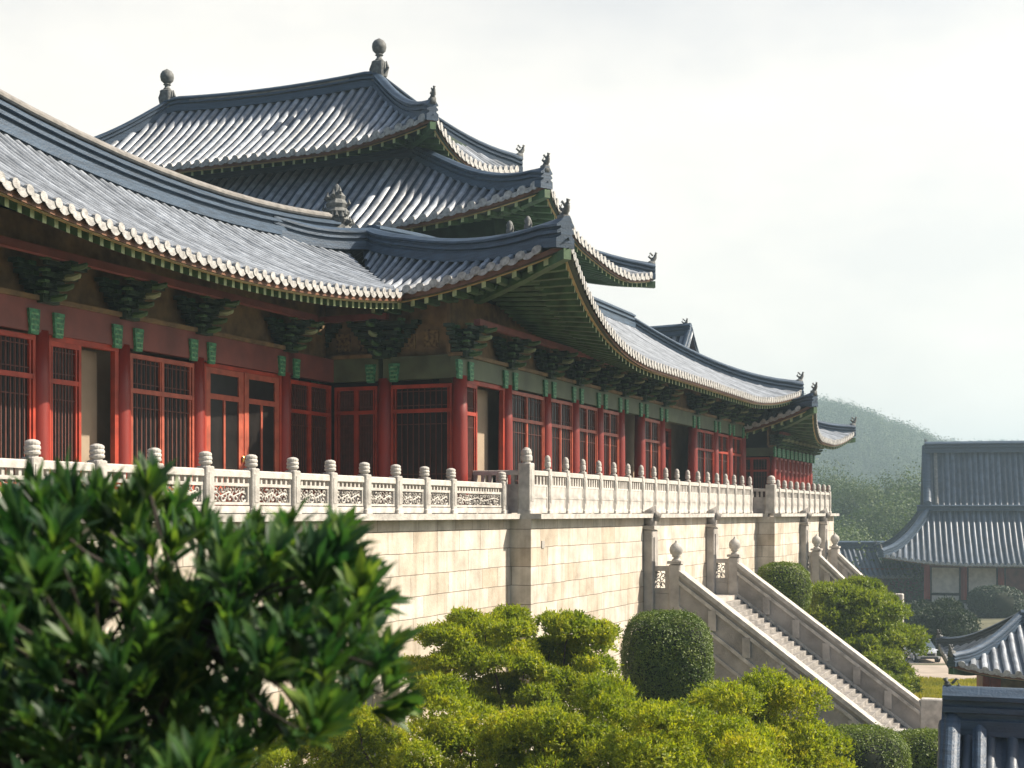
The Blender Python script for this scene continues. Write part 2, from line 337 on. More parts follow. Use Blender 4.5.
    def rafters(s, th, k, amin=None, amax=None, sp=.3, z0=-.25, slope=.3, ln=1.0, start=.15, w=.05, h=.15, parent=None):
        a0, a1, D, e0, e1 = s.side(k); a = max(a0+.15, amin if amin is not None else a0); end = min(a1-.1, amax if amax is not None else a1)
        while a < end:
            l = ln
            if e0: l = min(l, a-a0-.05)
            if e1: l = min(l, a1-a-.05)
            if l > start+.12:
                mb = MB(); P = []
                for d in (start, l):
                    for (q, zz) in ((-w, -h-.02), (w, -h-.02), (w, -.02), (-w, -.02)):
                        x, y = s.pt(k, a+q, d); P.append((x, y, s.ze+z0+slope*d+zz))
                mb.v = P; mb.f = [(0,1,2,3),(7,6,5,4),(0,4,5,1),(1,5,6,2),(2,6,7,3),(3,7,4,0)]; mb.m = [1,0,0,0,0,0]
                th.add('rafter', mb, [MIDGREEN, PALEGREEN], deform=s.dm, parent=parent)
            a += sp
    def path(s, pts, dz=0):                                        # points (x, y) on the surface (before the upturn)
        o = []
        for x, y in pts:
            d = [1.0]
            if s.Df: d.append((y-s.y0)/s.Df)
            if s.Db: d.append((s.y1-y)/s.Db)
            if s.Dl: d.append((x-s.x0)/s.Dl)
            if s.Dr: d.append((s.x1-x)/s.Dr)
            d = max(0, min(d)); o.append((x, y, s.ze+s.prof(d)+dz))
        return o
    def hip(s, cx, cy, out_=.15, n=14):                              # from the corner up to the top of the hip
        ex = s.x0+s.Dl if cx == 0 else s.x1-s.Dr; ey = s.y0+s.Df if cy == 0 else s.y1-s.Db
        bx = s.x0 if cx == 0 else s.x1; by = s.y0 if cy == 0 else s.y1
        return s.path([(bx+(ex-bx)*t, by+(ey-by)*t) for t in [i/n for i in range(n+1)]])
    def place(s, p): return tuple(s.dm(np.array([p]))[0])
RIDGE_PROF = lambda w, h: [(a*w*sg, b*h-(.12 if b == 0 else 0)) for sg, seq in ((-1, 1), (1, -1)) for a, b in [(1,0),(1,.2),(.62,.23),(.62,.36),(.92,.39),(.92,.52),(.62,.55),(.62,.66),(.95,.69),(.95,.8),(.7,.84),(.45,.95),(.2,1)][::seq]]
def sub(pts, m): 
    o = []
    for i in range(len(pts)-1):
        for j in range(m): t = j/m; o.append(tuple(pts[i][q]*(1-t)+pts[i+1][q]*t for q in range(3)))
    return o+[tuple(pts[-1])]
def curl(h=.46, r=.075):                                             # curled tail that ends a ridge, leaning to -x
    mb = MB(); pts = []; rs = []
    for i in range(12):
        t = i/11; pts.append((-.32*t*h/.6-.10*math.sin(t*5)*h, 0, h*(t**.8)+.04*math.sin(t*6))); rs.append(r*(1.25-.75*t)+.02*(i % 2))
    mb.tube(pts, rs, 7); mb.tube([(-.05,0,h*.35),(.16*h/.6,0,h*.62),(.08*h/.6,0,h*.82)], [r*.7, r*.55, r*.2], 6)
    mb.tube([(-.12*h,0,h*.7),(.1*h,0,h*.95),(.22*h,0,h*.9)], [r*.5, r*.4, r*.12], 6)
    mb.cbox(-.14, .14, -.11, .11, -.15, .1, .03)
    return mb.mesh('ridge_ornament', ORN, smooth=True)
CURL = curl(); CURL_S = curl(.36, .06)
def beast(h=.4):
    mb = MB(); mb.lathe([(.06,0),(.11,.05),(.10,.14),(.07,.2),(.085,.27),(.06,.34),(.02,.38)], n=8); mb.tube([(0,0,.26),(-.12,0,.28),(-.15,0,.24)], [.05,.04,.02], 6); mb.tube([(.05,0,.05),(.16,0,.14),(.14,0,.26)], [.03,.03,.01], 5)
    return mb.mesh('ridge_beast', ORN, smooth=True)
BEAST = beast()
def finish_roof(th, R, sides, rib=None, ridge_w=.2, ridge_h=.5, hips=(), soff=None, ribsp=.36, segs=9, slope=.3, ends_part=True, raf=None, ridge=None, parent_name='roof'):
    root = None
    for k in sides:
        t, e = R.tiles(k, segs); o = th.add('roof', t, [TILE, rib or TILE_RIB], deform=R.dm)
        smooth_angle(o, 50)
        if ends_part: th.add('end_tiles', e, ENDTILE, deform=R.dm, parent=o)
        th.add('fascia', R.eaveband(k, .07, -.19, -.06), BROWN, deform=R.dm, parent=o)
        th.add('eave_trim', R.eaveband(k, .11, -.225, -.19), GOLD, deform=R.dm, parent=o)
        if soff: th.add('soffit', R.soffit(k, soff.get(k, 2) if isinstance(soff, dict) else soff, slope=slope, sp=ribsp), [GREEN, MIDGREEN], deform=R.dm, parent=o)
    for cx, cy in hips:
        pts = R.hip(cx, cy); mb = MB(); mb.sweep(pts[0:], RIDGE_PROF(ridge_w, ridge_h)); o = th.add('hip_ridge', mb, RIDGE, deform=R.dm); smooth_angle(o, 35)
        p = pts[0]; q = pts[1]; p2 = tuple(p[i]*.75+q[i]*.25 for i in range(3))
        w = R.place((p2[0], p2[1], p2[2]+ridge_h-.05)); dirn = np.array(R.place(p))-np.array(R.place(q)); rz = math.atan2(-dirn[1], -dirn[0])
        th.put('ridge_ornament', CURL if ridge_h > .42 else CURL_S, *w, rz)
        # hip rafter under the corner
        mb = MB(); hp = [(a, b, R.ze-.2+slope*max(abs(a-p[0]), 0)*.9-.16) for a, b, c in pts[:6]]
        mb.sweep(hp, [(-.11,-.12),(-.11,.14),(.11,.14),(.11,-.12)]); th.add('corner_rafter', mb, MIDGREEN, deform=R.dm)
    if ridge:
        (a, b) = ridge; pts = R.path([(a[0]+(b[0]-a[0])*i/16, a[1]+(b[1]-a[1])*i/16) for i in range(17)])
        mb = MB(); mb.sweep(pts, RIDGE_PROF(ridge_w*1.15, ridge_h*1.15)); o = th.add('ridge', mb, RIDGE, deform=R.dm); smooth_angle(o, 35)
        return pts
# ------------------------------------------------------------------ joinery
def column(h, r=.19):
    mb = MB(); mb.lathe([(r*1.0,0),(r*1.02,h*.3),(r*.98,h*.7),(r*.9,h)], n=20); return mb.mesh('column', COLRED, smooth=True)
def plinth(r=.27):
    mb = MB(); mb.lathe([(r*1.15,0),(r*1.15,.08),(r,.16),(r*.95,.22)], n=18); return mb.mesh('plinth', STONE, smooth=False)
PLINTH = plinth()
WCACHE = {}
def window_meshes(w, z0, z1, leaves=2, transom=.27, bars=5, fr=SALMON, slim=False):
    key = (round(w, 2), z0, z1, leaves, bars, fr.name)
    if key in WCACHE: return WCACHE[key]
    F = MB(); B = MB(); P = MB(); t = .07 if not slim else .05; zt = z1-(z1-z0)*transom
    F.box(0, w, -.06, .06, z0, z0+.1); F.box(0, w, -.06, .06, z1-.1, z1); F.box(0, t, -.058, .058, z0+.1, z1-.1); F.box(w-t, w, -.058, .058, z0+.1, z1-.1)
    F.box(t, w-t, -.05, .05, zt-.05, zt+.05)
    lw = (w-2*t)/leaves
    for i in range(leaves):
        a, b = t+i*lw, t+(i+1)*lw
        if i: F.box(a-.035, a+.035, -.053, .053, z0+.1, zt-.05); F.box(a-.035, a+.035, -.053, .053, zt+.05, z1-.1)
        for (u, v) in ((z0+.1, zt-.05), (zt+.05, z1-.1)):
            F.box(a+.035, a+.075, -.035, .035, u, v); F.box(b-.075, b-.035, -.035, .035, u, v)
            n = bars
            for j in range(1, n+1):
                x = a+.075+(b-a-.15)*j/(n+1); B.box(x-.012, x+.012, -.02, .01, u+.002, v-.002)
            B.box(a+.08, b-.08, -.012, .016, u+(v-u)*.16, u+(v-u)*.16+.02); B.box(a+.08, b-.08, -.012, .016, u+(v-u)*.84, u+(v-u)*.84+.02)
    P.box(t, w-t, .03, .045, z0+.1, z1-.1)
    r = (F.mesh('window', fr), B.mesh('lattice', BAR), P.mesh('pane', PANE)); WCACHE[key] = r; return r
def put_window(th, x, y, w, z0, z1, rz=0, **kw):
    f, b, p = window_meshes(w, z0, z1, **kw); o = th.put('window', f, x, y, 0, rz); link('lattice', b, o); link('pane', p, o); return o
def put_door(th, x, y, w, z0, z1, rz=0):
    for i in range(2):
        key = ('door', round(w, 2), z0, z1, i)
        if key not in WCACHE:
            F = MB(); P = MB(); H = MB(); lw = w/2-.03; t = .19
            F.box(0, lw, -.04, .04, z0, z0+.95); F.box(0, lw, -.04, .04, z1-.14, z1); F.box(0, t, -.038, .038, z0+.95, z1-.14); F.box(lw-t, lw, -.038, .038, z0+.95, z1-.14)
            F.box(t, lw-t, -.034, .034, z1-.75, z1-.62); F.box(lw/2-.04, lw/2+.04, -.03, .03, z0+.95, z1-.75); F.box(t, lw-t, -.055, -.041, z0+.15, z0+.8)
            P.box(t, lw-t, .0, .02, z0+.95, z1-.14)
            hx = lw-.06 if i == 0 else .06; H.lathe([(.02,0),(.035,.03),(.035,.12),(.02,.15)], (hx, -.07, 1.25), 8); H.box(hx-.02, hx+.02, -.07, -.03, 1.3, 1.34)
            WCACHE[key] = (F.mesh('door', SALMON), P.mesh('pane', PANE), H.mesh('handle', mat('brass', (.45, .28, .08), .35, .2, 8, metal=1)))
        f, p, h = WCACHE[key]; dx = i*(w/2+.03)
        o = th.put('door', f, x+dx*math.cos(rz), y+dx*math.sin(rz), 0, rz); link('pane', p, o); link('handle', h, o)
    mb = MB(); mb.box(-.1, 0, -.055, .055, z0, z1+.1); mb.box(w, w+.1, -.055, .055, z0, z1+.1); mb.box(0, w, -.05, .05, z1+.005, z1+.1); mb.box(w/2-.028, w/2+.028, -.02, .05, z0, z1)
    th.put('door_frame', mb.mesh('door_frame', RED), x, y, 0, rz)
def bracket_mesh(zb, zt, reach=1.0, sc=1.0):
    """stacked bracket set over a column, facing -y: bearing blocks, crossing arms and a pale curled beak"""
    mb = MB(); n = 4; h = (zt-zb)/n
    for i in range(n):
        z = zb+i*h; w = (.35+.21*i)*sc; d = .1+reach*(.18+.17*i)
        mb.box(-w, w, -.08, .08, z+.02, z+h*.52); mb.box(-.09, .09, -d, .12, z+h*.1, z+h*.6)
        for q in (-1, 1):
            mb.box(q*w-.1, q*w+.1, -.12, .12, z+h*.55, z+h*.98); mb.box(q*w*.5-.08, q*w*.5+.08, -.11, .11, z+h*.55, z+h*.97, 1)
        mb.box(-w*.8, w*.8, -d*.75-.06, -d*.75+.06, z+h*.3, z+h*.7); mb.box(-.12, .12, -d-.02, -d+.2, z+h*.6, z+h*.96)
        for q in (-.8, 0, .8): mb.box(q*w-.07, q*w+.07, -d*.75-.09, -d*.75+.09, z+h*.72, z+h*.97, 1)
        # pale beak curling up
        mb.tube([(0, -d+.05, z+h*.35), (0, -d-.16, z+h*.28), (0, -d-.30, z+h*.42), (0, -d-.34, z+h*.62)], [.075, .07, .055, .025], 6, 2 if i == n-2 else 1)
    mb.box(-.24, .24, -.24, .24, zb-.04, zb+.12)
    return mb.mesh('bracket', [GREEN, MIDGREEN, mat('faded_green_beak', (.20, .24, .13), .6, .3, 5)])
def capmesh(q, h=.5):
    mb = MB(); pts = [(q*.2, h), (q*.52, h), (q*.46, 0), (q*.24, 0)]
    if q < 0: pts = pts[::-1]
    k = [(p[0], -.13, p[1]) for p in pts]; kb = [(p[0], -.05, p[1]) for p in pts]
    mb.quadpts(k)
    for i in range(4): mb.quadpts([k[i], kb[i], kb[(i+1) % 4], k[(i+1) % 4]])
    for j in range(4):                                              # raised line pattern
        z = .06+j*h/4.6; mb.box(q*.36-.1, q*.36+.1, -.142, -.129, z, z+.03, 1)
    return mb.mesh('beam_cap', [JADE, mat('jade_light', (.16, .34, .17), .6, .4, 10)])
CAP = [capmesh(-1), capmesh(1)]
def facade(th, pts_cols, z_h, beam_h, zb_top, beam_mat, y=None, x=None, bays=(), colr=.19, reach=1.0, plinths=True, bsc=1.0, colmesh=None):
    """columns along x at y (facing -y), or along y at x (facing -x); one entry of bays per gap"""
    cm = colmesh or column(z_h+.05, colr); bm = bracket_mesh(z_h+beam_h, zb_top, reach, bsc)
    front = y is not None; rz = 0 if front else -math.pi/2
    def loc(a, d): return (a, y+d) if front else (x+d, a)           # d>0 goes inward
    for a in pts_cols:
        X, Y = loc(a, 0); th.put('column', cm, X, Y, 0); 
        if plinths: th.put('plinth', PLINTH, X, Y, 0)
        th.put('bracket', bm, *loc(a, -.05), 0, rz); [th.put('beam_cap', C_, *loc(a, -.06), z_h-.06, rz) for C_ in CAP]
    a0, a1 = min(pts_cols), max(pts_cols)
    mb = MB()
    if front:
        mb.box(a0-.3, a1+.3, y-.13, y+.13, z_h, z_h+beam_h); th.add('beam', mb, beam_mat)
        mb = MB(); mb.box(a0-.3, a1+.3, y-.2, y+.2, z_h+beam_h+.003, z_h+beam_h+.1); th.add('plate_beam', mb, OCHRE)
        mb = MB(); mb.box(a0-.3, a1+.3, y+.14, y+.24, z_h+beam_h+.103, zb_top+.95); th.add('bracket_wall', mb, OCHRE)
        mb = MB(); mb.box(a0-.3, a1+.3, y-.75*reach-.09, y-.75*reach+.09, zb_top-.02, zb_top+.14); th.add('eave_purlin', mb, MAROON)
    else:
        mb.box(x-.13, x+.13, a0+.14, a1+.3, z_h, z_h+beam_h); th.add('beam', mb, beam_mat)
        mb = MB(); mb.box(x-.2, x+.2, a0+.21, a1+.3, z_h+beam_h+.003, z_h+beam_h+.1); th.add('plate_beam', mb, OCHRE)
        mb = MB(); mb.box(x+.14, x+.24, a0+.25, a1+.3, z_h+beam_h+.103, zb_top+.5); th.add('bracket_wall', mb, OCHRE)
        mb = MB(); mb.box(x-.75*reach-.09, x-.75*reach+.09, a0-.4, a1+.3, zb_top-.02, zb_top+.14); th.add('eave_purlin', mb, MAROON)
# ------------------------------------------------------------------ ground, hills, haze
def gz(X, Y):
    return np.interp(Y, [-80, 20, 46, 56, 70, 95, 150, 400, 2000], [-7.6, -7.8, -7.9, -8.3, -9.2, -10.3, -10.6, -11, -11])
def gridmesh(name, xs, ys, zf, m):
    X, Y = np.meshgrid(xs, ys); Z = zf(X, Y); v = np.stack([X.ravel(), Y.ravel(), Z.ravel()], 1); nx, ny = len(xs), len(ys)
    i = np.arange((nx-1)*(ny-1)); r, c = i//(nx-1), i % (nx-1); k = r*nx+c
    f = np.stack([k, k+1, k+nx+1, k+nx], 1); me = bpy.data.meshes.new(name); me.from_pydata(v.tolist(), [], f.tolist()); me.materials.append(m)
    me.polygons.foreach_set('use_smooth', np.ones(len(f), bool)); return me
def struct(name, me, loc=(0,0,0)):
    o = link(name, me, None, loc); o['kind'] = 'structure'; return o
SOIL = mat('ground_soil', (.085, .085, .04), .95, .4, .35, .5, 6, col2=(.16, .15, .08))
xs = np.concatenate([np.linspace(-2500, -60, 12), np.linspace(-50, 60, 56), np.linspace(75, 3000, 16)])
ys = np.concatenate([np.linspace(-80, 0, 8), np.linspace(4, 160, 60), np.linspace(180, 3500, 16)])
struct('ground', gridmesh('ground', xs, ys, gz, SOIL))
PAVE = mat('plaza_paving', (.36, .30, .24), .9, .18, .6, .3, 8)
struct('road', gridmesh('road', np.linspace(14, 70, 40), np.linspace(81, 103, 30), lambda X, Y: gz(X, Y)+.012, PAVE))
struct('path', gridmesh('path', np.linspace(11, 30, 20), np.linspace(38, 56, 20), lambda X, Y: gz(X, Y)+.012, PAVE))
def vn(x, y, s, seed=0):                                            # smooth value noise
    r = np.random.default_rng(seed); T = r.random((64, 64)); x = x/s; y = y/s; xi = np.floor(x).astype(int); yi = np.floor(y).astype(int); fx = x-xi; fy = y-yi
    fx = fx*fx*(3-2*fx); fy = fy*fy*(3-2*fy); g = lambda a, b: T[a % 64, b % 64]
    return (g(xi, yi)*(1-fx)+g(xi+1, yi)*fx)*(1-fy)+(g(xi, yi+1)*(1-fx)+g(xi+1, yi+1)*fx)*fy
def hill1(X, Y):
    crest = np.interp(X, [-356, -71, 107, 173, 205, 237, 294, 392, 534], [14, 46, 57, 59, 45, 32, 15, 3, -8])
    return -12+(crest+12)*np.exp(-((Y-800)/(170))**2)+5*(vn(X, Y, 41, 1)-.5)
def hill2(X, Y):
    crest = np.interp(X, [-175, 175, 385, 577, 735, 910, 1575], [-10, 50, 58, 62, 55, 60, 30])
    return -12+(crest+12)*np.exp(-((Y-1400)/(200))**2)+6*(vn(X, Y, 51, 2)-.5)
HILLM = mat('hill_forest_floor', (.035, .05, .022), .95, .4, .06, .3, 1)
struct('hill', gridmesh('hill', np.linspace(-356, 534, 70), np.linspace(440, 1100, 45), hill1, HILLM))
struct('far_hill', gridmesh('far_hill', np.linspace(-100, 1575, 70), np.linspace(1010, 1700, 30), hill2, HILLM))
def np_mesh(name, V, F, mats, smooth=False):
    """V (n,3); F list of (k, m) index arrays"""
    me = bpy.data.meshes.new(name); me.vertices.add(len(V)); me.vertices.foreach_set('co', np.ascontiguousarray(V, np.float32).ravel())
    li = np.concatenate([f.ravel() for f in F]); tot = np.concatenate([np.full(len(f), f.shape[1]) for f in F]); st = np.concatenate([[0], np.cumsum(tot)[:-1]])
    me.loops.add(len(li)); me.loops.foreach_set('vertex_index', li.astype(np.int32)); me.polygons.add(len(tot)); me.polygons.foreach_set('loop_start', st.astype(np.int32))
    try: me.polygons.foreach_set('loop_total', tot.astype(np.int32))
    except Exception: pass
    for m in (mats if isinstance(mats, (list, tuple)) else [mats]): me.materials.append(m)
    me.polygons.foreach_set('use_smooth', np.full(len(tot), smooth)); me.update(calc_edges=True); me.validate(); return me
def unit(a): return a/np.maximum(1e-9, np.linalg.norm(a, axis=1, keepdims=True))
def kites(C, D, ln, wd, roll=None):
    """leaf kites at C along D"""
    n = len(C); D = unit(D); R = rng.normal(size=(n, 3)); S = unit(np.cross(D, R)); ln = np.broadcast_to(ln, (n,))[:, None]; wd = np.broadcast_to(wd, (n,))[:, None]
    N = np.cross(D, S)
    V = np.stack([C, C+D*ln*.5+S*wd*.5+N*ln*.06, C+D*ln, C+D*ln*.5-S*wd*.5+N*ln*.06], 1).reshape(-1, 3)
    return V, np.arange(4*n).reshape(-1, 4)
def kites_n(C, N, ln, wd, jit=.55):
    """leaf kites at C that roughly face along N"""
    n = len(C); N = unit(unit(N)+rng.normal(size=(n, 3))*jit); D = unit(np.cross(N, rng.normal(size=(n, 3)))); S = np.cross(D, N); ln = np.broadcast_to(ln, (n,))[:, None]; wd = np.broadcast_to(wd, (n,))[:, None]
    V = np.stack([C-D*ln*.5, C+S*wd*.5+N*ln*.05, C+D*ln*.5, C-S*wd*.5+N*ln*.05], 1).reshape(-1, 3)
    return V, np.arange(4*n).reshape(-1, 4)
# hillside woods: leafy crowns in their thousands, one mass each
def crowns(cx, cy, cz, r, per, leaf, up=.55):
    """leaf clumps over the upper shells of many round crowns"""
    n = len(cx); d = unit(rng.normal(size=(n*per, 3))); d[:, 2] = np.abs(d[:, 2])*1.0-.25; d = unit(d)
    rr = np.repeat(r, per)*(1+.16*rng.normal(size=n*per))
    lump = 1+.30*np.sin(d[:, 0]*5+np.repeat(rng.random(n)*6, per))*np.sin(d[:, 1]*5+np.repeat(rng.random(n)*6, per))+.12*np.sin(d[:, 2]*9)
    P = np.stack([np.repeat(cx, per), np.repeat(cy, per), np.repeat(cz, per)], 1)+d*(rr*lump)[:, None]*np.array([1, 1, .95])
    return kites_n(P, d+np.array([0, 0, .25]), leaf*np.repeat(r, per)*(.7+.6*rng.random(n*per)), leaf*np.repeat(r, per)*.8)
FAR = leaf_mat('hill_leaves', [(.022, .05, .016), (.042, .08, .022), (.075, .115, .03)], .7, .15, .035)
n = 1500; X = rng.uniform(118, 275, n); Y = rng.uniform(600, 830, n); R = rng.uniform(3.2, 6.5, n)
V, F = crowns(X, Y, hill1(X, Y)+1.5, R, 330, .15); o = link('hillside_wood', np_mesh('hillside_wood', V, [F], FAR)); tag(o, 'hazy blue green wood covering the hill behind the palace', 'wood', kind='stuff')
n = 1500; X = rng.uniform(330, 760, n); Y = rng.uniform(1240, 1430, n); R = rng.uniform(5, 9, n)
V, F = crowns(X, Y, hill2(X, Y)+2, R, 60, .34); o = link('distant_wood', np_mesh('distant_wood', V, [F], FAR)); tag(o, 'pale blue wooded ridge on the far skyline above the tiled hall', 'wood', kind='stuff')
WOOD = leaf_mat('wood_leaves', [(.025, .055, .014), (.055, .10, .022), (.11, .15, .035)], .6, .25, .16)
n = 85; X = rng.uniform(34, 72, n); Y = rng.uniform(165, 250, n)
top = np.interp(Y, [165, 250], [-4.6, 6.5])+rng.normal(0, 1.6, n); R = rng.uniform(2.6, 5.2, n)
Vs, Fs, k = [], [], 0
for q in range(3):
    V, F = crowns(X+rng.normal(0, 1, n), Y+rng.normal(0, 1, n), top-R-q*2.6, R*(1+.12*q), 1500, .085); Vs.append(V); Fs.append(F+k); k += len(V)
o = link('near_wood', np_mesh('near_wood', np.concatenate(Vs), Fs, WOOD)); tag(o, 'dense green wood at the foot of the hill beyond the terrace', 'wood', kind='stuff')
hz = MB(); hz.box(-400, 1650, -85, 1720, -13.5, 92); hzm = bpy.data.materials.new('haze'); hzm.use_nodes = True; t = hzm.node_tree
t.nodes.remove(t.nodes['Principled BSDF']); pv = nd(t, 'ShaderNodeVolumePrincipled'); pv.inputs['Color'].default_value = (.60, .80, .90, 1); pv.inputs['Density'].default_value = .00072; pv.inputs['Anisotropy'].default_value = .2
t.links.new(pv.outputs[0], t.nodes['Material Output'].inputs['Volume'])
HAZE = link('haze', hz.mesh('haze', hzm)); HAZE['kind'] = 'stuff'
# ------------------------------------------------------------------ terrace walls
YL, YR, YE = 14.5, 13.9, 13.1                                       # left wall, middle wall, end wall
XP = px_x(510, YL); XE = px_x(757, YR)-.1; XEND = 75.5
GB = -9.2
def wall(label, x0, x1, yf, yb, top=-.16):
    th = Thing('retaining_wall', (x0, yf, -7.9), label, 'wall')
    mb = MB(); mb.box(x0, x1, yf, yb, GB, top); th.add('masonry', mb, WALLM)
    mb = MB(); mb.sweep([(x0-.002, yf, 0), (x1+.002, yf, 0)], [(-.3,-.02),(.05,-.02),(.07,-.05),(.07,-.11),(.02,-.14),(.02,-.158),(-.3,-.158)][::-1]); th.add('coping', mb, STONE)
    return th
w1 = wall('sunlit pale stone terrace wall at left behind the dark foreground tree', 8, XP, YL, 24)
mb = MB(); mb.box(8, XP, YL+.31, 24, -.155, -.02); w1.add('terrace_floor', mb, STEP)
w2 = wall('long pale stone terrace wall from the projecting pier to the stairs', XP, XE, YR, 24)
mb = MB(); mb.box(XP, XE, YR+.31, 24, -.155, -.02); w2.add('terrace_floor', mb, STEP)
mb = MB(); mb.sweep([(XP+.0, YL+.1, 0), (XP, YR, 0)], [(.002,-.02),(.05,-.02),(.07,-.05),(.07,-.11),(.02,-.14),(.02,-.158),(.002,-.158)]); w2.add('coping', mb, STONE)
mb = MB(); mb.box(XP+.75, XP+.95, YR-.025, YR+.01, -.95, -.75); w2.add('drain_block', mb, STONE_GREY)
w3 = wall('far pale stone terrace wall below the end hall', XE, XEND, YE, 24)
mb = MB(); mb.box(XE, XEND, YE+.31, 24, -.155, -.02); w3.add('terrace_floor', mb, STEP)
# ------------------------------------------------------------------ balustrades
def scrollpanel(w, h, seed):
    r = random.Random(seed); mb = MB(); n = max(3, int(w/.2))
    for i in range(n):
        for j in range(2):
            cx = w*(i+.5)/n+r.uniform(-.02, .02); cz = h*(j+.5)/2; R = min(w/n, h/2)*.52; s = r.choice((-1, 1)); p0 = r.uniform(0, 6)
            pts = [(cx+R*(1-.75*t/9)*math.cos(p0+s*t*.62), 0, cz+R*(1-.75*t/9)*math.sin(p0+s*t*.62)) for t in range(10)]
            mb.tube(pts, .021, 5)
    for i in range(n+1):
        x = w*i/n; pts = [(x+.04*math.sin(t*2.2+i*2), 0, h*t/5) for t in range(6)]; mb.tube(pts, .018, 5)
    mb.tube([(0, 0, h/2)]+[(w*t/8, 0, h/2+.05*math.sin(t*2.1)) for t in range(1, 8)]+[(w, 0, h/2)], .018, 5)
    return mb.mesh('carved_panel', STONE, smooth=True)
def post_mesh(h, w, cap=True, name='post', m=None):
    mb = MB(); mb.cbox(-w/2, w/2, -w/2, w/2, -.02, h*.76, .018); mb.cbox(-w/2-.02, w/2+.02, -w/2-.02, w/2+.02, -.015, .09, .02)
    mb.box(-w*.28, w*.28, -w/2-.012, -w/2+.01, h*.18, h*.66)
    return mb.mesh(name, m or STONE)
def cap_mesh(h, w, round_=False):
    mb = MB(); z = h*.76; R = w*.45; g = h-z
    if round_: mb.lathe([(R*.75,z-.005),(R*.75,z+g*.1),(R*1.05,z+g*.16),(R*1.05,z+g*.42),(R*.9,z+g*.5),(R*.98,z+g*.62),(R*.85,z+g*.82),(R*.5,z+g*.95),(R*.05,h)], n=14)
    else: mb.lathe([(R*.8,z-.005),(R*.8,z+g*.1),(R*1.1,z+g*.16),(R*1.15,z+g*.28),(R*1.02,z+g*.34),(R*1.02,z+g*.4),(R*1.13,z+g*.46),(R*1.13,z+g*.58),(R,z+g*.64),(R,z+g*.68),(R*1.08,z+g*.74),(R*1.05,z+g*.86),(R*.75,z+g*.95),(R*.3,h)], n=16)
    return mb.mesh('post_cap', STONE, smooth=False)
def balustrade(th, pts, height, pw, round_=False, big=(), pierced=True, skip=(), bigh=1.0):
    """posts at pts (palace x, y) with panels in between"""
    pm = post_mesh(height, pw); cm = cap_mesh(height, pw, round_); bm = post_mesh(height*1.1*bigh, pw*1.7); bc = cap_mesh(height*1.1*bigh, pw*1.7, round_)
    pc = {}
    for i, (x, y) in enumerate(pts):
        B = i in big; o = th.put('post', bm if B else pm, x, y, 0); link('post_cap', bc if B else cm, o); smooth_angle(o, 30)
        if i == len(pts)-1 or i in skip: continue
        x2, y2 = pts[i+1]; d = math.hypot(x2-x, y2-y); rz = math.atan2(y2-y, x2-x); w0 = pw*.85 if B else pw/2; w1 = pw*.85 if i+1 in big else pw/2; w = d-w0-w1
        key = (round(w, 2), i % 3)
        if key not in pc:
            H = height*.72; F = MB()
            F.cbox(0, w, -.075, .075, H-.13, H, .02); F.box(0, w, -.06, .06, 0, .13)
            if pierced:
                F.box(0, w, -.05, .05, H-.30, H-.24); F.box(0, w, -.05, .05, .15+.0, .2); nb = max(3, int(w/.16))
                for j in range(nb+1): xx = w*j/nb; F.box(max(0, xx-.03), min(w, xx+.03), -.035, .035, H-.24, H-.13)
                for s_ in (0, w-.06): F.box(s_, s_+.06, -.045, .045, .2, H-.30)
                S = scrollpanel(w-.12, H-.5, i*7+3)
            else:
                F.box(0, w, -.045, .045, .13, H-.42); F.box(0, w, -.055, .055, H-.44, H-.38); F.box(.0, .07, -.06, .06, .13, H-.44); F.box(w-.07, w, -.06, .06, .13, H-.44); F.box(.07, w-.07, -.058, .058, H*.34, H*.34+.05)
                nb = max(3, int(w/.2))
                for j in range(nb+1): xx = w*j/nb; F.box(max(0, xx-.045), min(w, xx+.045), -.04, .04, H-.38, H-.13)
                S = None
            pc[key] = (F.mesh('panel', STONE), S)
        f, S = pc[key]; cx, cy = x+w0*math.cos(rz), y+w0*math.sin(rz); o = th.put('panel', f, cx, cy, 0, rz)
        if S: link('carved_panel', S, o, (.06, 0, .2))
lp = [px_x(p, YL+.18) for p in (20, 97)]; step = 1.46
x97 = lp[1]; xl = [x97-2*step*1.0-step*i for i in range(4)][::-1]+[x97-step]+[x97+step*i for i in range(10)]
pl = [(x, YL+.18) for x in xl]
bl = Thing('balustrade', (xl[0], YL+.18, 0), 'low carved stone balustrade with ringed post caps on the left terrace wall', 'balustrade')
balustrade(bl, pl+[(XP-.15, YL+.18)], 1.1, .24)
XC = XP+.30; nR = 18; XL_ = px_x(750, YR+.2)-.05
pr = [(XC, YR+2.35), (XC, YR+.25)]+[(XC+(XL_-XC)*i/nR, YR+.2) for i in range(1, nR+1)]
br_ = Thing('balustrade', (XC, YR+.25, 0), 'tall pale stone balustrade turning the corner above the long middle wall', 'balustrade')
balustrade(br_, pr, 1.6, .2, True, big=(0, 1), pierced=False)
pe = [(XE+.3, YE+2.2), (XE+.3, YE+.22)]+[(XE+.3+(XEND-.3-XE-.3)*i/10, YE+.22) for i in range(1, 11)]
be = Thing('balustrade', (XE+.3, YE+.22, 0), 'far stone balustrade in front of the end hall', 'balustrade')
balustrade(be, pe, 1.5, .24, True, big=(1,), pierced=False)
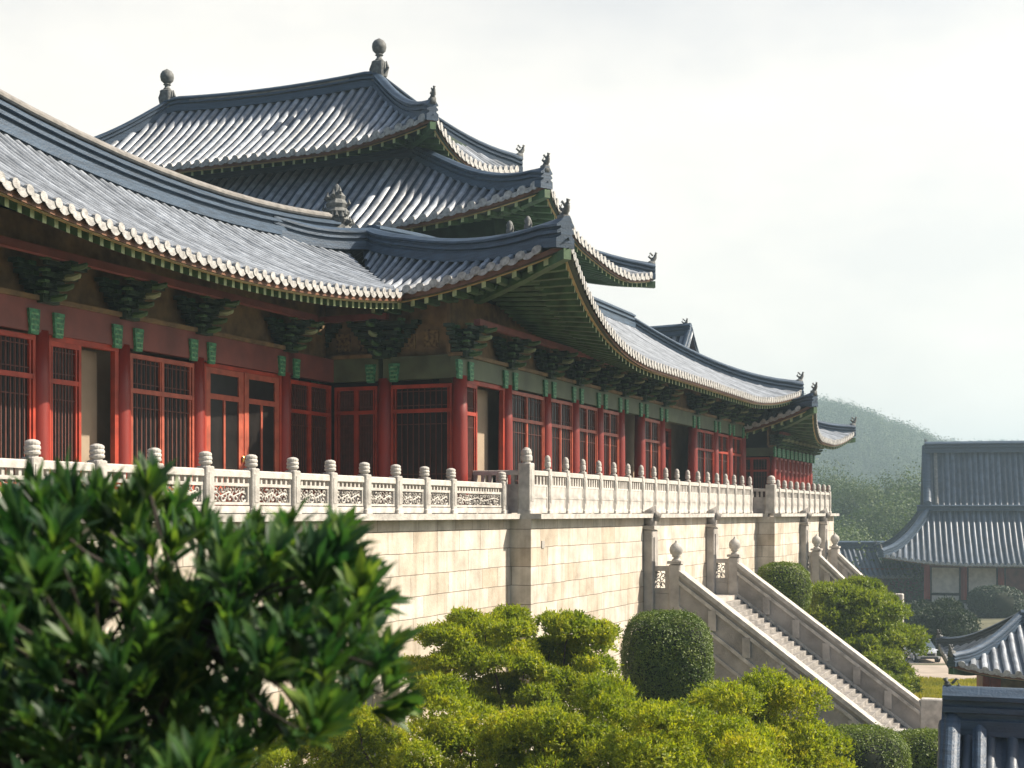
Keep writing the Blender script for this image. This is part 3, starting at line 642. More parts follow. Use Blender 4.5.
# ------------------------------------------------------------------ stairs
def finial(s=1):
    mb = MB(); mb.lathe([(.18,0),(.18,.06),(.12,.09),(.11,.14),(.19,.18),(.16,.22),(.24,.30),(.27,.42),(.25,.54),(.18,.64),(.09,.7),(.05,.74),(.05,.78),(.01,.82)], n=16); mb.v = [(x*s, y*s, z*s) for x, y, z in mb.v]
    return mb.mesh('finial', STONE, smooth=True)
FIN = finial(.84)
def stairway(x0, x1, yw, zl, zg, run, label, landing=1.2, tall=True):
    th = Thing('stairway', (x0, yw, zg), label, 'stairs'); yn = yw-landing; W = .42
    ns = int((zl-zg)/.165); rise = (zl-zg)/ns; tread = run/ns
    mb = MB(); mb.box(x0+W, x1-W, yn, yw, GB, zl)
    th.add('landing', mb, STEP)
    mb = MB()
    for i in range(ns): mb.cbox(x0+W+.002, x1-W-.002, yn-(i+1)*tread, yn-i*tread+.03, zg-1.2, zl-(i+1)*rise+rise*.0, .02)
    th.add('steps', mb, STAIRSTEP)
    sl = (zl-zg)/run
    for xs_, nm in ((x0, 'left'), (x1-W, 'right')):
        a, b = xs_, xs_+W; mb = MB(); hh = 1.05
        ye = yn-run-.2; ze_ = zg
        def z(y): return zl-(yn-y)*sl
        # side wall: one solid slab following the slope, with two projecting string courses
        P = [(yn, GB), (yn, zl+hh), (ye, z(ye)+hh), (ye, GB)]
        k = len(mb.v); mb.v += [(a, y, q) for y, q in P]+[(b, y, q) for y, q in P]
        mb.f += [(k,k+1,k+2,k+3),(k+7,k+6,k+5,k+4)]+[(k+i, k+4+i, k+4+(i+1) % 4, k+(i+1) % 4) for i in range(4)]; mb.m += [0]*6
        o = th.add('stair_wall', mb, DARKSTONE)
        def band(dz0, dz1, ex, m, nm2, e0=0, e1=0):
            q = MB(); kk = 0; y0_, y1_ = yn-e0, ye+e1
            P = [(y0_, z(y0_)+dz0), (y0_, z(y0_)+dz1), (y1_, z(y1_)+dz1), (y1_, z(y1_)+dz0)]
            q.v += [(a-ex, y, zz) for y, zz in P]+[(b+ex, y, zz) for y, zz in P]
            q.f += [(0,1,2,3),(7,6,5,4)]+[(i, 4+i, 4+(i+1) % 4, (i+1) % 4) for i in range(4)]; q.m += [0]*6
            th.add(nm2, q, m, parent=o)
        band(hh+.002, hh+.17, .08, STONE, 'handrail'); band(hh-.30, hh-.16, .06, STONE, 'string_course'); band(-.08, .06, .07, STONE, 'string_course'); band(-.75, -.62, .05, STONE_GREY, 'string_course')
        n5 = 6
        for i in range(1, n5):
            y = yn+(ye-yn)*i/n5; q = MB(); q.box(a-.07, b+.07, y-.13, y+.13, z(y)+.1, z(y)+hh-.30); th.add('pilaster', q, STONE_GREY, parent=o)
        # level end block
        q = MB(); q.cbox(a-.04, b+.04, ye-.9, ye-.002, GB, zg+hh+.14, .04); th.add('end_block', q, STONE, parent=o)
        # landing parapet with pierced panel, newel and pineapple finial
        q = MB(); yy0, yy1 = yn+.36, yw-.004; h2 = 1.35
        q.box(a+.08, b-.08, yy0, yy1, GB, zl+.45); q.box(a+.03, b-.03, yy0, yy1, zl+h2-.16, zl+h2); q.box(a+.1, b-.1, yy0, yy1, zl+.46, zl+.62)
        q.box(a+.1, b-.1, yy0, yy0+.15, zl+.62, zl+h2-.16); q.box(a+.1, b-.1, yy1-.15, yy1, zl+.62, zl+h2-.16); q.box(a+.02, b-.02, yy0, yy1, zl-.35, zl-.2)
        pp = th.add('landing_parapet', q, STONE_GREY)
        S = scrollpanel(yy1-yy0-.3, h2-.78, 5); link('carved_panel', S, pp, (a+.21-x0, yy0+.15-yw, zl+.62-zg), math.pi/2)
        q = MB(); q.cbox(a-.03, b+.03, yn-.04, yn+.36, GB, zl+1.42, .04); q.box(a-.06, b+.06, yn-.08, yn+.40, zl+1.43, zl+1.52); nw = th.add('newel', q, STONE_GREY)
        link('finial', FIN, nw, ((a+b)/2-x0, yn+.16-yw, zl+1.52-zg))
        if tall:   # tall pilaster against the wall with a carved scroll on top
            q = MB(); q.cbox(a-.1, b+.1, yw-.32, yw-.003, GB, -.55, .03); q.box(a-.16, b+.16, yw-.4, yw-.004, -.54, -.42); q.box(a+.02, b-.02, yw-.36, yw-.3, -2.2, -.8)
            t_ = th.add('wall_pilaster', q, STONE_GREY)
            q = MB(); q.tube([(a+.2, yw-.1, -.4), (a+.2, yw-.12, .0), (a+.2, yw-.3, .1), (a+.2, yw-.42, -.05), (a+.2, yw-.38, -.22), (a+.2, yw-.26, -.2)], [.2, .19, .17, .14, .1, .06], 8); q.box(a, b, yw-.3, yw-.01, -.42, -.1)
            th.add('scroll', q, DARKSTONE, parent=t_, smooth=True)
    return th
XS0, XS1 = px_x(647, YR-.1), px_x(712, YR-.1)
stairway(XS0, XS1, YR, -3.1, -7.9, 6.5, 'broad stone stairway with finial newels coming down from the middle wall')
stairway(px_x(800, YE), px_x(821, YE), YE, -3.2, -5.2, 2.1, 'narrow far stone stairway below the end hall', landing=.9)
# ------------------------------------------------------------------ the long hall on the left
def body(th, x0, x1, y0, y1, z1, m=BEIGE):
    mb = MB(); mb.box(x0, x1, y0, y1, -.015, z1); th.add('wall', mb, m)
H = 3.6
YF = 19.6
lh = Thing('palace_hall', (22, YF, 0), 'long red palace hall at left with a bright sloping tile roof', 'hall')
body(lh, 9, 33.6, YF+.95, 25, 6.2, BEIGE)
c0 = [px_x(p, YF) for p in (40, 122, 197, 284)]; cs = [c0[0]-2.6*i for i in range(5, 0, -1)]+c0
facade(lh, cs, H, .62, 5.0, MAROON, y=YF, reach=1.0, bsc=.74)
def base_strip(th, a, b, y, z=.5, d=.14): mb = MB(); mb.box(a, b, y-d/2, y+d/2, -.015, z); th.add('sill_wall', mb, WHITEWALL)
def lattice_open(th, a, b, y, z=H, frac=.45):
    w = (b-a-.38); put_window(th, a+.19, y, w*frac, .5, z-.12, leaves=1, bars=6, fr=RED); base_strip(th, a+.19, a+.19+w*frac, y)
    mb = MB(); mb.box(a+.19, b-.19, y-.07, y+.07, z-.118, z-.002); mb.box(b-.31, b-.19, y-.06, y+.06, 0, z-.12); th.add('door_frame', mb, RED); mb = MB(); mb.box(a+.19+w*frac, b-.31, y+.42, y+.47, 0, z-.12); th.add('inner_wall', mb, mat('shaded_beige_plaster', (.30, .235, .165), .85, .12, 1.5))  # inner wall is beige darkened for the shade inside the opening
for i in range(len(cs)-1):
    a, b = cs[i], cs[i+1]; j = i-5
    if j == 0: lattice_open(lh, a, b, YF)
    elif j == 1: base_strip(lh, a+.19, b-.19, YF); put_window(lh, a+.19, YF, b-a-.38, .5, H-.1, leaves=2, bars=5)
    elif j == 2: put_door(lh, a+.3, YF, b-a-.6, .02, H-.12)
    else: base_strip(lh, a+.19, b-.19, YF); put_window(lh, a+.19, YF, b-a-.38, .5, H-.06, leaves=2, bars=6, fr=RED)
a, b = cs[-1], 33.7
base_strip(lh, a+.15, b, YF); put_window(lh, a+.16, YF, b-a-.2, .5, H-.1, leaves=2, bars=7, fr=RED)
mb = MB(); mb.box(a, b, YF-.13, YF+.13, H, H+.62); lh.add('beam', mb, MAROON); mb = MB(); mb.box(a, b, YF+.14, YF+.24, H+.62, 6.1); lh.add('bracket_wall', mb, OCHRE)
YE_L = 16.6
RL = Roof(8, 38, YE_L, 27, 5.5, 2.75, 5.2, 5.2, None, None, valley={'f': (32.2, 5.8)}, c=.30, wave=lambda x, y: -.4+.0092*np.clip(x-(24.3+(y-16.6)*1.1), -12, 13)**2, sp=.34, rr=.075)
finish_roof(lh, RL, 'f', soff=3.3, slope=.3, segs=12)
finish_roof(lh, RL, 'b', segs=4)
RL.rafters(lh, 'f', 15.2, 32.6, sp=.3)
pts = RL.path([(8+(37.6-8)*i/20, 21.8) for i in range(21)]); mb = MB(); mb.sweep(pts, RIDGE_PROF(.34, .62)); o = lh.add('ridge', mb, RIDGE, deform=RL.dm); smooth_angle(o, 35)
mb = MB(); mb.sweep([(p[0], p[1], p[2]+.621) for p in pts[:-1]]+[(37.2, 21.8, pts[-1][2]+.621)], [(-.2,0),(-.24,.04),(-.24,.1),(-.12,.2),(.12,.2),(.24,.1),(.24,.04),(.2,0)]); o = lh.add('ridge_cap', mb, PLASTER, deform=RL.dm); smooth_angle(o, 35)
# carved dragon finial at the end of the ridge
mb = MB(); mb.lathe([(.42,-.3),(.5,0),(.38,.15),(.46,.3),(.34,.42),(.42,.55),(.3,.68),(.36,.8),(.25,.95),(.28,1.05),(.15,1.2),(.1,1.35),(.02,1.45)], (37.9, 21.8, 8.75), 9)
for i in range(26):
    a = random.uniform(0, 6.28); z = random.uniform(-.2, 1.2); r = .42-.2*z
    mb.tube([(37.9+r*math.cos(a), 21.8+r*math.sin(a), 8.75+z), (37.9+(r+.14)*math.cos(a), 21.8+(r+.14)*math.sin(a), 8.8+z), (37.9+(r+.1)*math.cos(a), 21.8+(r+.1)*math.sin(a), 8.93+z)], [.09, .06, .02], 5)
lh.add('ridge_finial', mb, ORN, smooth=False)
# ------------------------------------------------------------------ the projecting front hall
YB = 15.7; XB = 33.8
fh = Thing('palace_hall', (XB, YB, 0), 'projecting red palace hall in the middle whose great roof corner sweeps upward', 'hall')
cb = [XB, 36.9, 40.0, 42.5, 44.9, 47.2, 49.6, 52.2, 56.9, 60.4, 63.0, 65.6]
cmB = column(H+.05, .21)
facade(fh, cb, H, .55, 4.95, GREENBEAM, y=YB, reach=.85, colmesh=cmB, bsc=.8)
yc = [YB, px_y(385, XB), 20.4]
facade(fh, yc[1:], H, .62, 5.2, GREENBEAM, x=XB, reach=.8, colmesh=cmB)
mb = MB(); mb.box(XB-.125, XB+.125, YB+.14, yc[1], H, H+.62); fh.add('beam', mb, GREENBEAM); mb = MB(); mb.box(XB+.14, XB+.24, YB+.25, yc[1]+.25, H+.62, 5.8); fh.add('bracket_wall', mb, OCHRE)
for q in (16.6, 17.3, 18.6, 19.3):
    mb = MB(); mb.box(XB+.1, XB+.139, q-.22, q+.22, 4.45, 4.95); fh.add('painted_board', mb, mat('painted_board', (.20, .10, .035), .6, .7, 12, col2=(.30, .20, .08)))
mb = MB(); mb.box(XB+.6, 65.8, YB+1.0, 25, -.015, 5.9); fh.add('wall', mb, BEIGE)
for (a, b) in ((YB, yc[1]), (yc[1], yc[2]-.7)):
    w = b-a-.42; put_window(fh, XB, b-.21, w, .62, H-.14, rz=-math.pi/2, leaves=2 if a > YB else 1, bars=8, fr=RED, transom=.25)
    mb = MB(); mb.box(XB-.07, XB+.07, a+.21, b-.21, -.015, .62); fh.add('sill_wall', mb, WHITEWALL)
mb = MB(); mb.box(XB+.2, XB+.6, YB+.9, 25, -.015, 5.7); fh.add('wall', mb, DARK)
for i in range(len(cb)-1):
    a, b = cb[i], cb[i+1]
    if i == 0: lattice_open(fh, a, b, YB, frac=.30)
    elif i == 5:
        mb = MB(); mb.box(a+.2, b-.2, YB+.8, YB+.98, 0, H); fh.add('doorway_shade', mb, DARK)  # near-black slab painted as the shade within the open bay
    elif i == 7:
        put_window(fh, a+.3, YB+.9, b-a-.6, .5, H-.1, leaves=4, bars=3, fr=RED); base_strip(fh, a+.2, b-.2, YB+.9)
    else:
        base_strip(fh, a+.2, b-.2, YB); put_window(fh, a+.2, YB, b-a-.4, .5, H-.06, leaves=2, bars=3, fr=SALMON if i < 7 else RED)
RB = Roof(32.7, 67, 13.5, 27.1, 4.85, 3.9, 6.8, 6.8, 4.6, 4.4, c=.25,
          corners=[(32.7, 13.5, 1.85, 12, 9, .8, 1.6), (67, 13.5, .95, 9, 7, .3, .35), (32.7, 27.1, .8, 9, 6, 0, 0), (67, 27.1, .9, 9, 7, .3, .3), (37.3, 20.3, -.75, 11, 7, 0, 0), (32.7, 18.5, .62, 5, 5.5, 0, 0)], sp=.33, rr=.09, valley={'l': (17.7, 2.9)})
rp = finish_roof(fh, RB, 'flr', hips=[(0,0),(1,0),(1,1)], soff={'f': 2.3, 'l': 2.2, 'r': 2.5}, ridge_w=.27, ridge_h=.55, ridge=((37.3, 20.3), (62.6, 20.3)), segs=12)
finish_roof(fh, RB, 'b', segs=4)
RB.rafters(fh, 'l', 13.6, 18.2, sp=.34); RB.rafters(fh, 'f', 33, 66, sp=.42)
hp_ = RB.place(RB.hip(0, 0)[-1]); q0 = RL.place((34.0, 21.8, 8.25)); mb = MB()
mb.sweep([(hp_[0]+(q0[0]-hp_[0])*t, hp_[1]+(q0[1]-hp_[1])*(t**.6), hp_[2]+(q0[2]-hp_[2])*t-.12*math.sin(t*3.14)) for t in [i/8 for i in range(9)]], RIDGE_PROF(.27, .55)); o = fh.add('hip_ridge', mb, RIDGE); smooth_angle(o, 35)
for t in (.16, .26): 
    h = RB.hip(0, 0); i = int(t*14); p = h[i]; w = RB.place((p[0], p[1], p[2]+.5)); fh.put('ridge_beast', BEAST, *w, -2.2)
w = RB.place((38.5, 20.3, rp[0][2]+.55))
# ------------------------------------------------------------------ the tall two tier hall behind
th_ = Thing('palace_hall', (46, 26, 0), 'tall two tiered palace hall with ball finials rising behind the front roofs', 'hall')
mb = MB(); mb.box(44.2, 52.5, 19.2, 39.5, -.015, 10.6); th_.add('wall', mb, GREEN)
mb = MB(); mb.box(46.2, 50.6, 23.2, 37.5, 10.6, 14.6); th_.add('upper_wall', mb, GREEN)
# roof axes are swapped: first axis runs along palace y
RT = Roof(16.9, 42, 42.3, 54.2, 9.75, 3.5, 3.9, 3.9, 6.3, 5, c=.18, swap=True, wave=lambda x, y: -.75*np.clip((y-45)/7, 0, 1), corners=[(16.9, 42.3, .95, 7, 5, .5, .25), (16.9, 54.2, .62, 6, 5, .3, .3), (42, 42.3, .9, 6, 5, .3, .3)], sp=.42, rr=.115)
finish_roof(th_, RT, 'flr', hips=[(0,0),(0,1)], soff=2.2, ridge_w=.24, ridge_h=.5, segs=9)
RT.rafters(th_, 'f', 17, 24, sp=.45); RT.rafters(th_, 'l', 42.5, 54, sp=.45)
mb = MB(); mb.sweep([(23.2-.0, 46.2, 13.2), (37.6, 46.2, 13.2)], RIDGE_PROF(.16, .3)); th_.add('wall_ridge', mb, RIDGE, deform=lambda v: np.stack([v[:, 1], v[:, 0], v[:, 2]], 1))
RU = Roof(21.9, 39.2, 44.4, 52.2, 13.25, 3.35, 3.9, 3.9, 4.1, 3.4, c=.18, swap=True, corners=[(21.9, 44.4, .75, 5, 4, .35, .2), (21.9, 52.2, .7, 5, 4, .3, .3), (39.2, 44.4, .75, 5, 4, .3, .2), (39.2, 52.2, .7, 5, 4, .3, .3)], sp=.42, rr=.115, sag=.55)
pt_ = finish_roof(th_, RU, 'fblr', hips=[(0,0),(0,1),(1,0)], soff=1.9, ridge_w=.22, ridge_h=.48, ridge=((25.9, 48.3), (35.9, 48.3)), segs=8)
RU.rafters(th_, 'f', 22, 39, sp=.45); RU.rafters(th_, 'l', 44.5, 52, sp=.45)
mb = MB(); mb.sweep([(p[0], p[1]-.16, p[2]+.2) for p in pt_[2:-2]], [(-.03,0),(-.03,.2),(.03,.2),(.03,0)]); th_.add('ridge_plaster', mb, PLASTER, deform=RU.dm)
def ball():
    mb = MB(); mb.cbox(-.3, .3, -.26, .26, -.5, .55, .06); mb.lathe([(.16,.5),(.2,.6),(.13,.68),(.12,.78),(.2,.82),(.14,.88),(.2,.92),(.31,1.03),(.35,1.2),(.33,1.36),(.24,1.5),(.1,1.58),(.04,1.62)], n=18)
    mb.tube([(0,-.3,-.3),(0,-.42,.1),(0,-.5,.4)], [.1,.08,.03], 6); mb.tube([(-.3,0,-.2),(-.45,0,.2),(-.38,0,.5)], [.12,.09,.03], 6); mb.tube([(.3,0,-.2),(.45,0,.2),(.38,0,.5)], [.12,.09,.03], 6)
    mb.v = [(x*.82, y*.82, z*.82) for x, y, z in mb.v]
    return mb.mesh('ball_finial', ORN, smooth=False)
BALL = ball()
for (a, b) in ((25.9, 0), (35.9, -1)):
    p = RU.place((a, 48.3, pt_[b][2]+.5)); o = th_.put('ball_finial', BALL, *p, math.pi/2); smooth_angle(o, 40)
h = RT.hip(0, 0); p = RT.place((h[-1][0], h[-1][1], h[-1][2]+.45)); th_.put('ridge_ornament', CURL, *p, 1.2)
# ------------------------------------------------------------------ rear gabled hall seen over the front roof
rh = Thing('palace_hall', (75, 24, 0), 'small rear hall whose gable roof peeps over the long front ridge', 'hall')
mb = MB(); mb.box(72.6, 77.4, 21.6, 31, -.015, 7.4); rh.add('wall', mb, MAROON)
RR = Roof(20.8, 32, 71.4, 78.6, 6.9, 2.9, 3.6, 3.6, None, None, c=.4, swap=True, corners=[(20.8, 71.4, .4, 4, 4, .2, .1), (20.8, 78.6, .4, 4, 4, .2, .1)], sp=.45, rr=.12, sag=.1)
finish_roof(rh, RR, 'fb', ridge=((20.8, 75), (32, 75)), ridge_w=.22, ridge_h=.5, segs=7, soff=1.4)
for q in ('f', 'b'):
    pts = RR.path([(20.9, 71.4+3.6*i/8) if q == 'f' else (20.9, 78.6-3.6*i/8) for i in range(9)]); mb = MB(); mb.sweep(pts, RIDGE_PROF(.2, .42)); rh.add('verge_ridge', mb, RIDGE, deform=RR.dm)
p = RR.place((21.2, 75, 10.2)); rh.put('ridge_ornament', CURL, *p, math.pi/2)
# ------------------------------------------------------------------ end hall
YN = 14.5; XN = 67.0; HN = 2.75
eh = Thing('palace_hall', (XN, YN, 0), 'small red end hall at the far tip of the terrace with a hooked roof corner', 'hall')
cn = [XN+i*1.02 for i in range(10)]
facade(eh, cn, HN, .4, 3.75, GREENBEAM, y=YN, reach=.6, colr=.15, plinths=False, bsc=.55)
for i in range(9): base_strip(eh, cn[i]+.15, cn[i+1]-.15, YN, .4); put_window(eh, cn[i]+.15, YN, .72, .4, HN-.06, leaves=1, bars=2, fr=RED, slim=True)
facade(eh, [16.6, 19.0], HN, .4, 3.75, GREENBEAM, x=XN, reach=.6, colr=.15, plinths=False, bsc=.55)
for a, b in ((YN, 16.6), (16.6, 19)): put_window(eh, XN, b-.16, b-a-.32, .3, HN-.06, rz=-math.pi/2, leaves=2, bars=4, fr=RED)
mb = MB(); mb.box(XN-.12, XN+.12, YN+.14, 16.4, HN, HN+.4); eh.add('beam', mb, GREENBEAM)
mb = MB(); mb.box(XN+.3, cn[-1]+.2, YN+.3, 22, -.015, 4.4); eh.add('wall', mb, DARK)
REn = Roof(65.6, 77.8, 12.7, 23.3, 3.65, 3.1, 5.3, 5.3, 3.4, 3.4, c=.35, corners=[(65.6, 12.7, 1.55, 5, 6, .5, .6), (77.8, 12.7, .75, 5, 5, .4, .3), (77.8, 23.3, .7, 5, 5, .3, .3)], sp=.36, rr=.1)
finish_roof(eh, REn, 'flrb', hips=[(0,0),(1,0)], soff=1.9, ridge_w=.2, ridge_h=.48, ridge=((69, 18), (74.4, 18)), segs=9)
REn.rafters(eh, 'l', 12.9, 20, sp=.4); REn.rafters(eh, 'f', 65.8, 77.6, sp=.4)
# ------------------------------------------------------------------ right hand buildings (their fronts face the camera)
rg = Thing('temple_hall', (39.6, 149, -10.6), 'large blue grey tiled hall at right with a steep plain roof', 'hall', palace=False)
WX0, WY0 = 39.6, 149.0; rg.o.rotation_euler.z = rad(-13)
RS = Roof(WX0, WX0+52, WY0, WY0+22, -5.45, 5.75, 6.6, 6.6, 5.0, 5.0, c=.45, corners=[(WX0, WY0, .95, 9, 9, .4, .4), (WX0+52, WY0, .9, 9, 9, .4, .4), (WX0, WY0+22, .9, 9, 9, .3, .3)], sp=.6, rr=.17)
finish_roof(rg, RS, 'flrb', rib=RIBDARK, hips=[(0,0),(0,1)], soff=3, ridge_w=.4, ridge_h=.75, segs=8, ribsp=.8)
ux = 44.3
mb = MB(); mb.box(ux+.6, ux+38, 158, 163, .3, 2.6); rg.add('upper_wall', mb, MAROON)
RUp = Roof(ux, ux+39, 155.2, 161.6, .45, 6.4, 3.2, 3.2, None, None, c=.3, sp=.6, rr=.17)
finish_roof(rg, RUp, 'fb', rib=RIBDARK, ridge=((ux, 158.4), (ux+39, 158.4)), ridge_w=.5, ridge_h=1.0, segs=7)
for q in (0, 1):
    pts = RUp.path([(ux+.15, 155.1+3.3*i/8) if q == 0 else (ux+.15, 161.7-3.3*i/8) for i in range(9)]); mb = MB(); mb.sweep(pts, RIDGE_PROF(.45, .9)); rg.add('verge_ridge', mb, RIDGE)
pts = RUp.path([(ux+1.15, 155.3+2.9*i/8) for i in range(9)]); mb = MB(); mb.sweep(pts, RIDGE_PROF(.18, .5)); rg.add('plaster_verge', mb, PLASTER)
rg.put('ridge_ornament', CURL, ux+.2, 158.4, 7.9, 0)
mb = MB(); mb.sweep([(ux-1, 155.3, .35), (ux+40, 155.3, .35)], RIDGE_PROF(.3, .55)); rg.add('wall_ridge', mb, RIDGE)
mb = MB(); mb.box(WX0+5, WX0+47, 152.6, 168, -11.5, -3.2); rg.add('wall', mb, DARK)
for i in range(12):
    x = WX0+4.6+i*3.8; mb = MB(); mb.lathe([(.32,-9.3),(.32,-4.4)], (x, 152.3, 0), 12); rg.add('column', mb, COLRED)
    mb = MB(); mb.box(x+.5, x+3.3, 152.4, 152.58, -8.6, -5.9); rg.add('wall_panel', mb, WHITEWALL if i % 3 < 2 else MAROON)
    mb = MB(); mb.box(x+.5, x+3.3, 152.42, 152.58, -9.9, -8.9); rg.add('base_panel', mb, WHITEWALL)
mb = MB(); mb.box(WX0+4, WX0+48, 152.1, 152.59, -5.85, -5.2); rg.add('beam', mb, MAROON); mb = MB(); mb.box(WX0+3.6, WX0+48.4, 151, 152.05, -11.5, -9.7); rg.add('plinth', mb, STONE_GREY)
gl = Thing('gallery', (40, 172, -10.6), 'low tiled gallery roof between the stairs and the large right hall', 'gallery', palace=False)
RG = Roof(32, 50, 166, 176, -7.6, 3.4, 5, 5, None, None, c=.3, sp=.6, rr=.17)
finish_roof(gl, RG, 'fb', rib=RIBDARK, ridge=((32, 171), (50, 171)), ridge_w=.35, ridge_h=.7, segs=6)
mb = MB(); mb.box(32.6, 49.4, 167.5, 174.5, -11.5, -6.6); gl.add('wall', mb, MAROON)
pv_ = Thing('pavilion', (18.6, 58.5, -8.6), 'small tiled pavilion with red walls at the right edge', 'pavilion', palace=False); pv_.o.rotation_euler.z = rad(-13)
RP = Roof(18.6, 28, 58.5, 66.5, -6.75, 2.0, 4, 4, 3.0, 3.0, c=.15, corners=[(18.6, 58.5, .55, 3.2, 3.5, .3, .2), (28, 58.5, .5, 3, 3.5, .2, .2), (18.6, 66.5, .5, 3, 3.5, .2, .2)], sp=.41, rr=.115)
finish_roof(pv_, RP, 'flrb', hips=[(0,0),(0,1),(1,0)], soff=1.6, ridge_w=.2, ridge_h=.42, ridge=((21.6, 62.5), (25, 62.5)), segs=8)
mb = MB(); mb.box(20, 26.6, 60, 65.2, -9.4, -6.2); pv_.add('wall', mb, RED)
for i in range(5): mb = MB(); mb.box(20.5+i*1.25, 21.5+i*1.25, 59.94, 59.99, -8.5, -6.85); pv_.add('wall_panel', mb, OCHRE)
for i in range(4): mb = MB(); mb.lathe([(.16,-9.3),(.16,-6.5)], (19.9+i*2.25, 59.8, 0), 12); pv_.add('column', mb, COLRED)
gt = Thing('gatehouse', (7.9, 25, -7.8), 'close dark tiled gate roof in the bottom right corner', 'gatehouse', palace=False); gt.o.rotation_euler.z = rad(-19)
RGt = Roof(7.75, 16, 20.8, 29.2, -6.15, 2.35, 4.2, 4.2, None, None, c=.2, sp=.37, rr=.1)
finish_roof(gt, RGt, 'fb', rib=RIBDARK, ridge=((7.7, 25), (16, 25)), ridge_w=.26, ridge_h=.62, segs=10, soff=1.4)
for q in (0, 1):
    pts = RGt.path([(7.85, 20.7+4.3*i/8) if q == 0 else (7.85, 29.3-4.3*i/8) for i in range(9)]); mb = MB(); mb.sweep(pts, RIDGE_PROF(.17, .4)); gt.add('verge_ridge', mb, RIDGE)
pts = RGt.path([(8.33, 20.7+3.9*i/8) for i in range(9)]); mb = MB(); mb.sweep(pts, RIDGE_PROF(.12, .36)); gt.add('verge_ridge', mb, RIDGE)
gt.put('ridge_ornament', CURL_S, 7.9, 25, -3.3, 0)
mb = MB(); mb.box(8.6, 15.4, 22.6, 27.4, -8.2, -4.6); gt.add('wall', mb, RED)
# ------------------------------------------------------------------ low garden wall at the stair foot
lw = Thing('garden_wall', (14.5, 47.5, -7.95), 'low stone garden wall at the foot of the stairs', 'wall', palace=False)
mb = MB(); mb.box(13.2, 24, 53.6, 54.1, -9, -7.35); lw.add('masonry', mb, WALLM); mb = MB(); mb.box(13.1, 24.1, 53.5, 54.2, -7.348, -7.2); lw.add('coping', mb, STONE)
# ------------------------------------------------------------------ plants
def limb(mb, p, q, r0, r1, n=6, wob=.12):
    p, q = Vector(p), Vector(q); L_ = (q-p).length; pts = []; rs = []
    for i in range(n+1):
        t = i/n; w = math.sin(math.pi*t)*wob*L_; pts.append(p.lerp(q, t)+Vector((random.uniform(-1, 1), random.uniform(-1, 1), random.uniform(-.5, .5)))*w*.5); rs.append(r0+(r1-r0)*t)
    mb.tube(pts, rs, 6)
def cloud_leaves(clumps, per, leaf, asp=.5, flat=.7):
    """clumps (x,y,z,r): sprigs of leaves over the clump shells"""
    C = np.array(clumps); n = len(C); cnt = np.maximum(30, (per*(C[:, 3]/C[:, 3].mean())**2).astype(int)); idx = np.repeat(np.arange(n), cnt); m = len(idx)
    d = unit(rng.normal(size=(m, 3))); d[:, 2] = np.where(d[:, 2] < -.35, -d[:, 2], d[:, 2])
    rad_ = C[idx, 3]*(.62+.42*rng.random(m)**.5+.3*(rng.random(m) > .9)*rng.random(m)); ph = rng.random(n)*6
    rad_ *= 1+.18*np.sin(d[:, 0]*6+ph[idx])*np.cos(d[:, 1]*6+ph[idx]*2)
    S = C[idx, :3]+d*rad_[:, None]*np.array([1, 1, flat])
    K = 5; S5 = np.repeat(S, K, 0); D5 = np.repeat(unit(d*.7+np.array([0, 0, .55])), K, 0)+rng.normal(size=(m*K, 3))*.55
    S5 = S5+rng.normal(size=S5.shape)*leaf*.25
    h = (m*K)//2; pr = rng.permutation(m*K); a, b = pr[:h], pr[h:]; NN = np.repeat(d+np.array([0, 0, .55]), K, 0)
    V1, F1 = kites_n(S5[a], NN[a], leaf*.9*(.7+.6*rng.random(len(a))), leaf*asp, .6); V2, F2 = kites(S5[b], D5[b], leaf*1.1*(.7+.6*rng.random(len(b))), leaf*asp*.7)
    return np.concatenate([V1, V2]), np.concatenate([F1, F2+len(V1)])
YEL = leaf_mat('bright_shrub_leaves', [(.075, .13, .012), (.175, .235, .015), (.32, .355, .018), (.48, .42, .035)], .5, .5, 1.3)
BOX_ = leaf_mat('clipped_leaves', [(.04, .075, .008), (.085, .135, .013), (.16, .205, .025)], .5, .2, 2.5)
TREEM = leaf_mat('tree_leaves', [(.085, .14, .010), (.18, .235, .015), (.29, .32, .025)], .5, .35, .8)
HEDGE = leaf_mat('hedge_leaves', [(.055, .10, .008), (.11, .16, .012), (.18, .23, .02)], .5, .3, 2)
DARKSHRUB = leaf_mat('dark_shrub_leaves', [(.012, .03, .010), (.02, .042, .014), (.035, .06, .02)], .55, .15, .8)
RUST = leaf_mat('rust_leaves', [(.22, .07, .01), (.35, .13, .015)], .5, .3, 2)
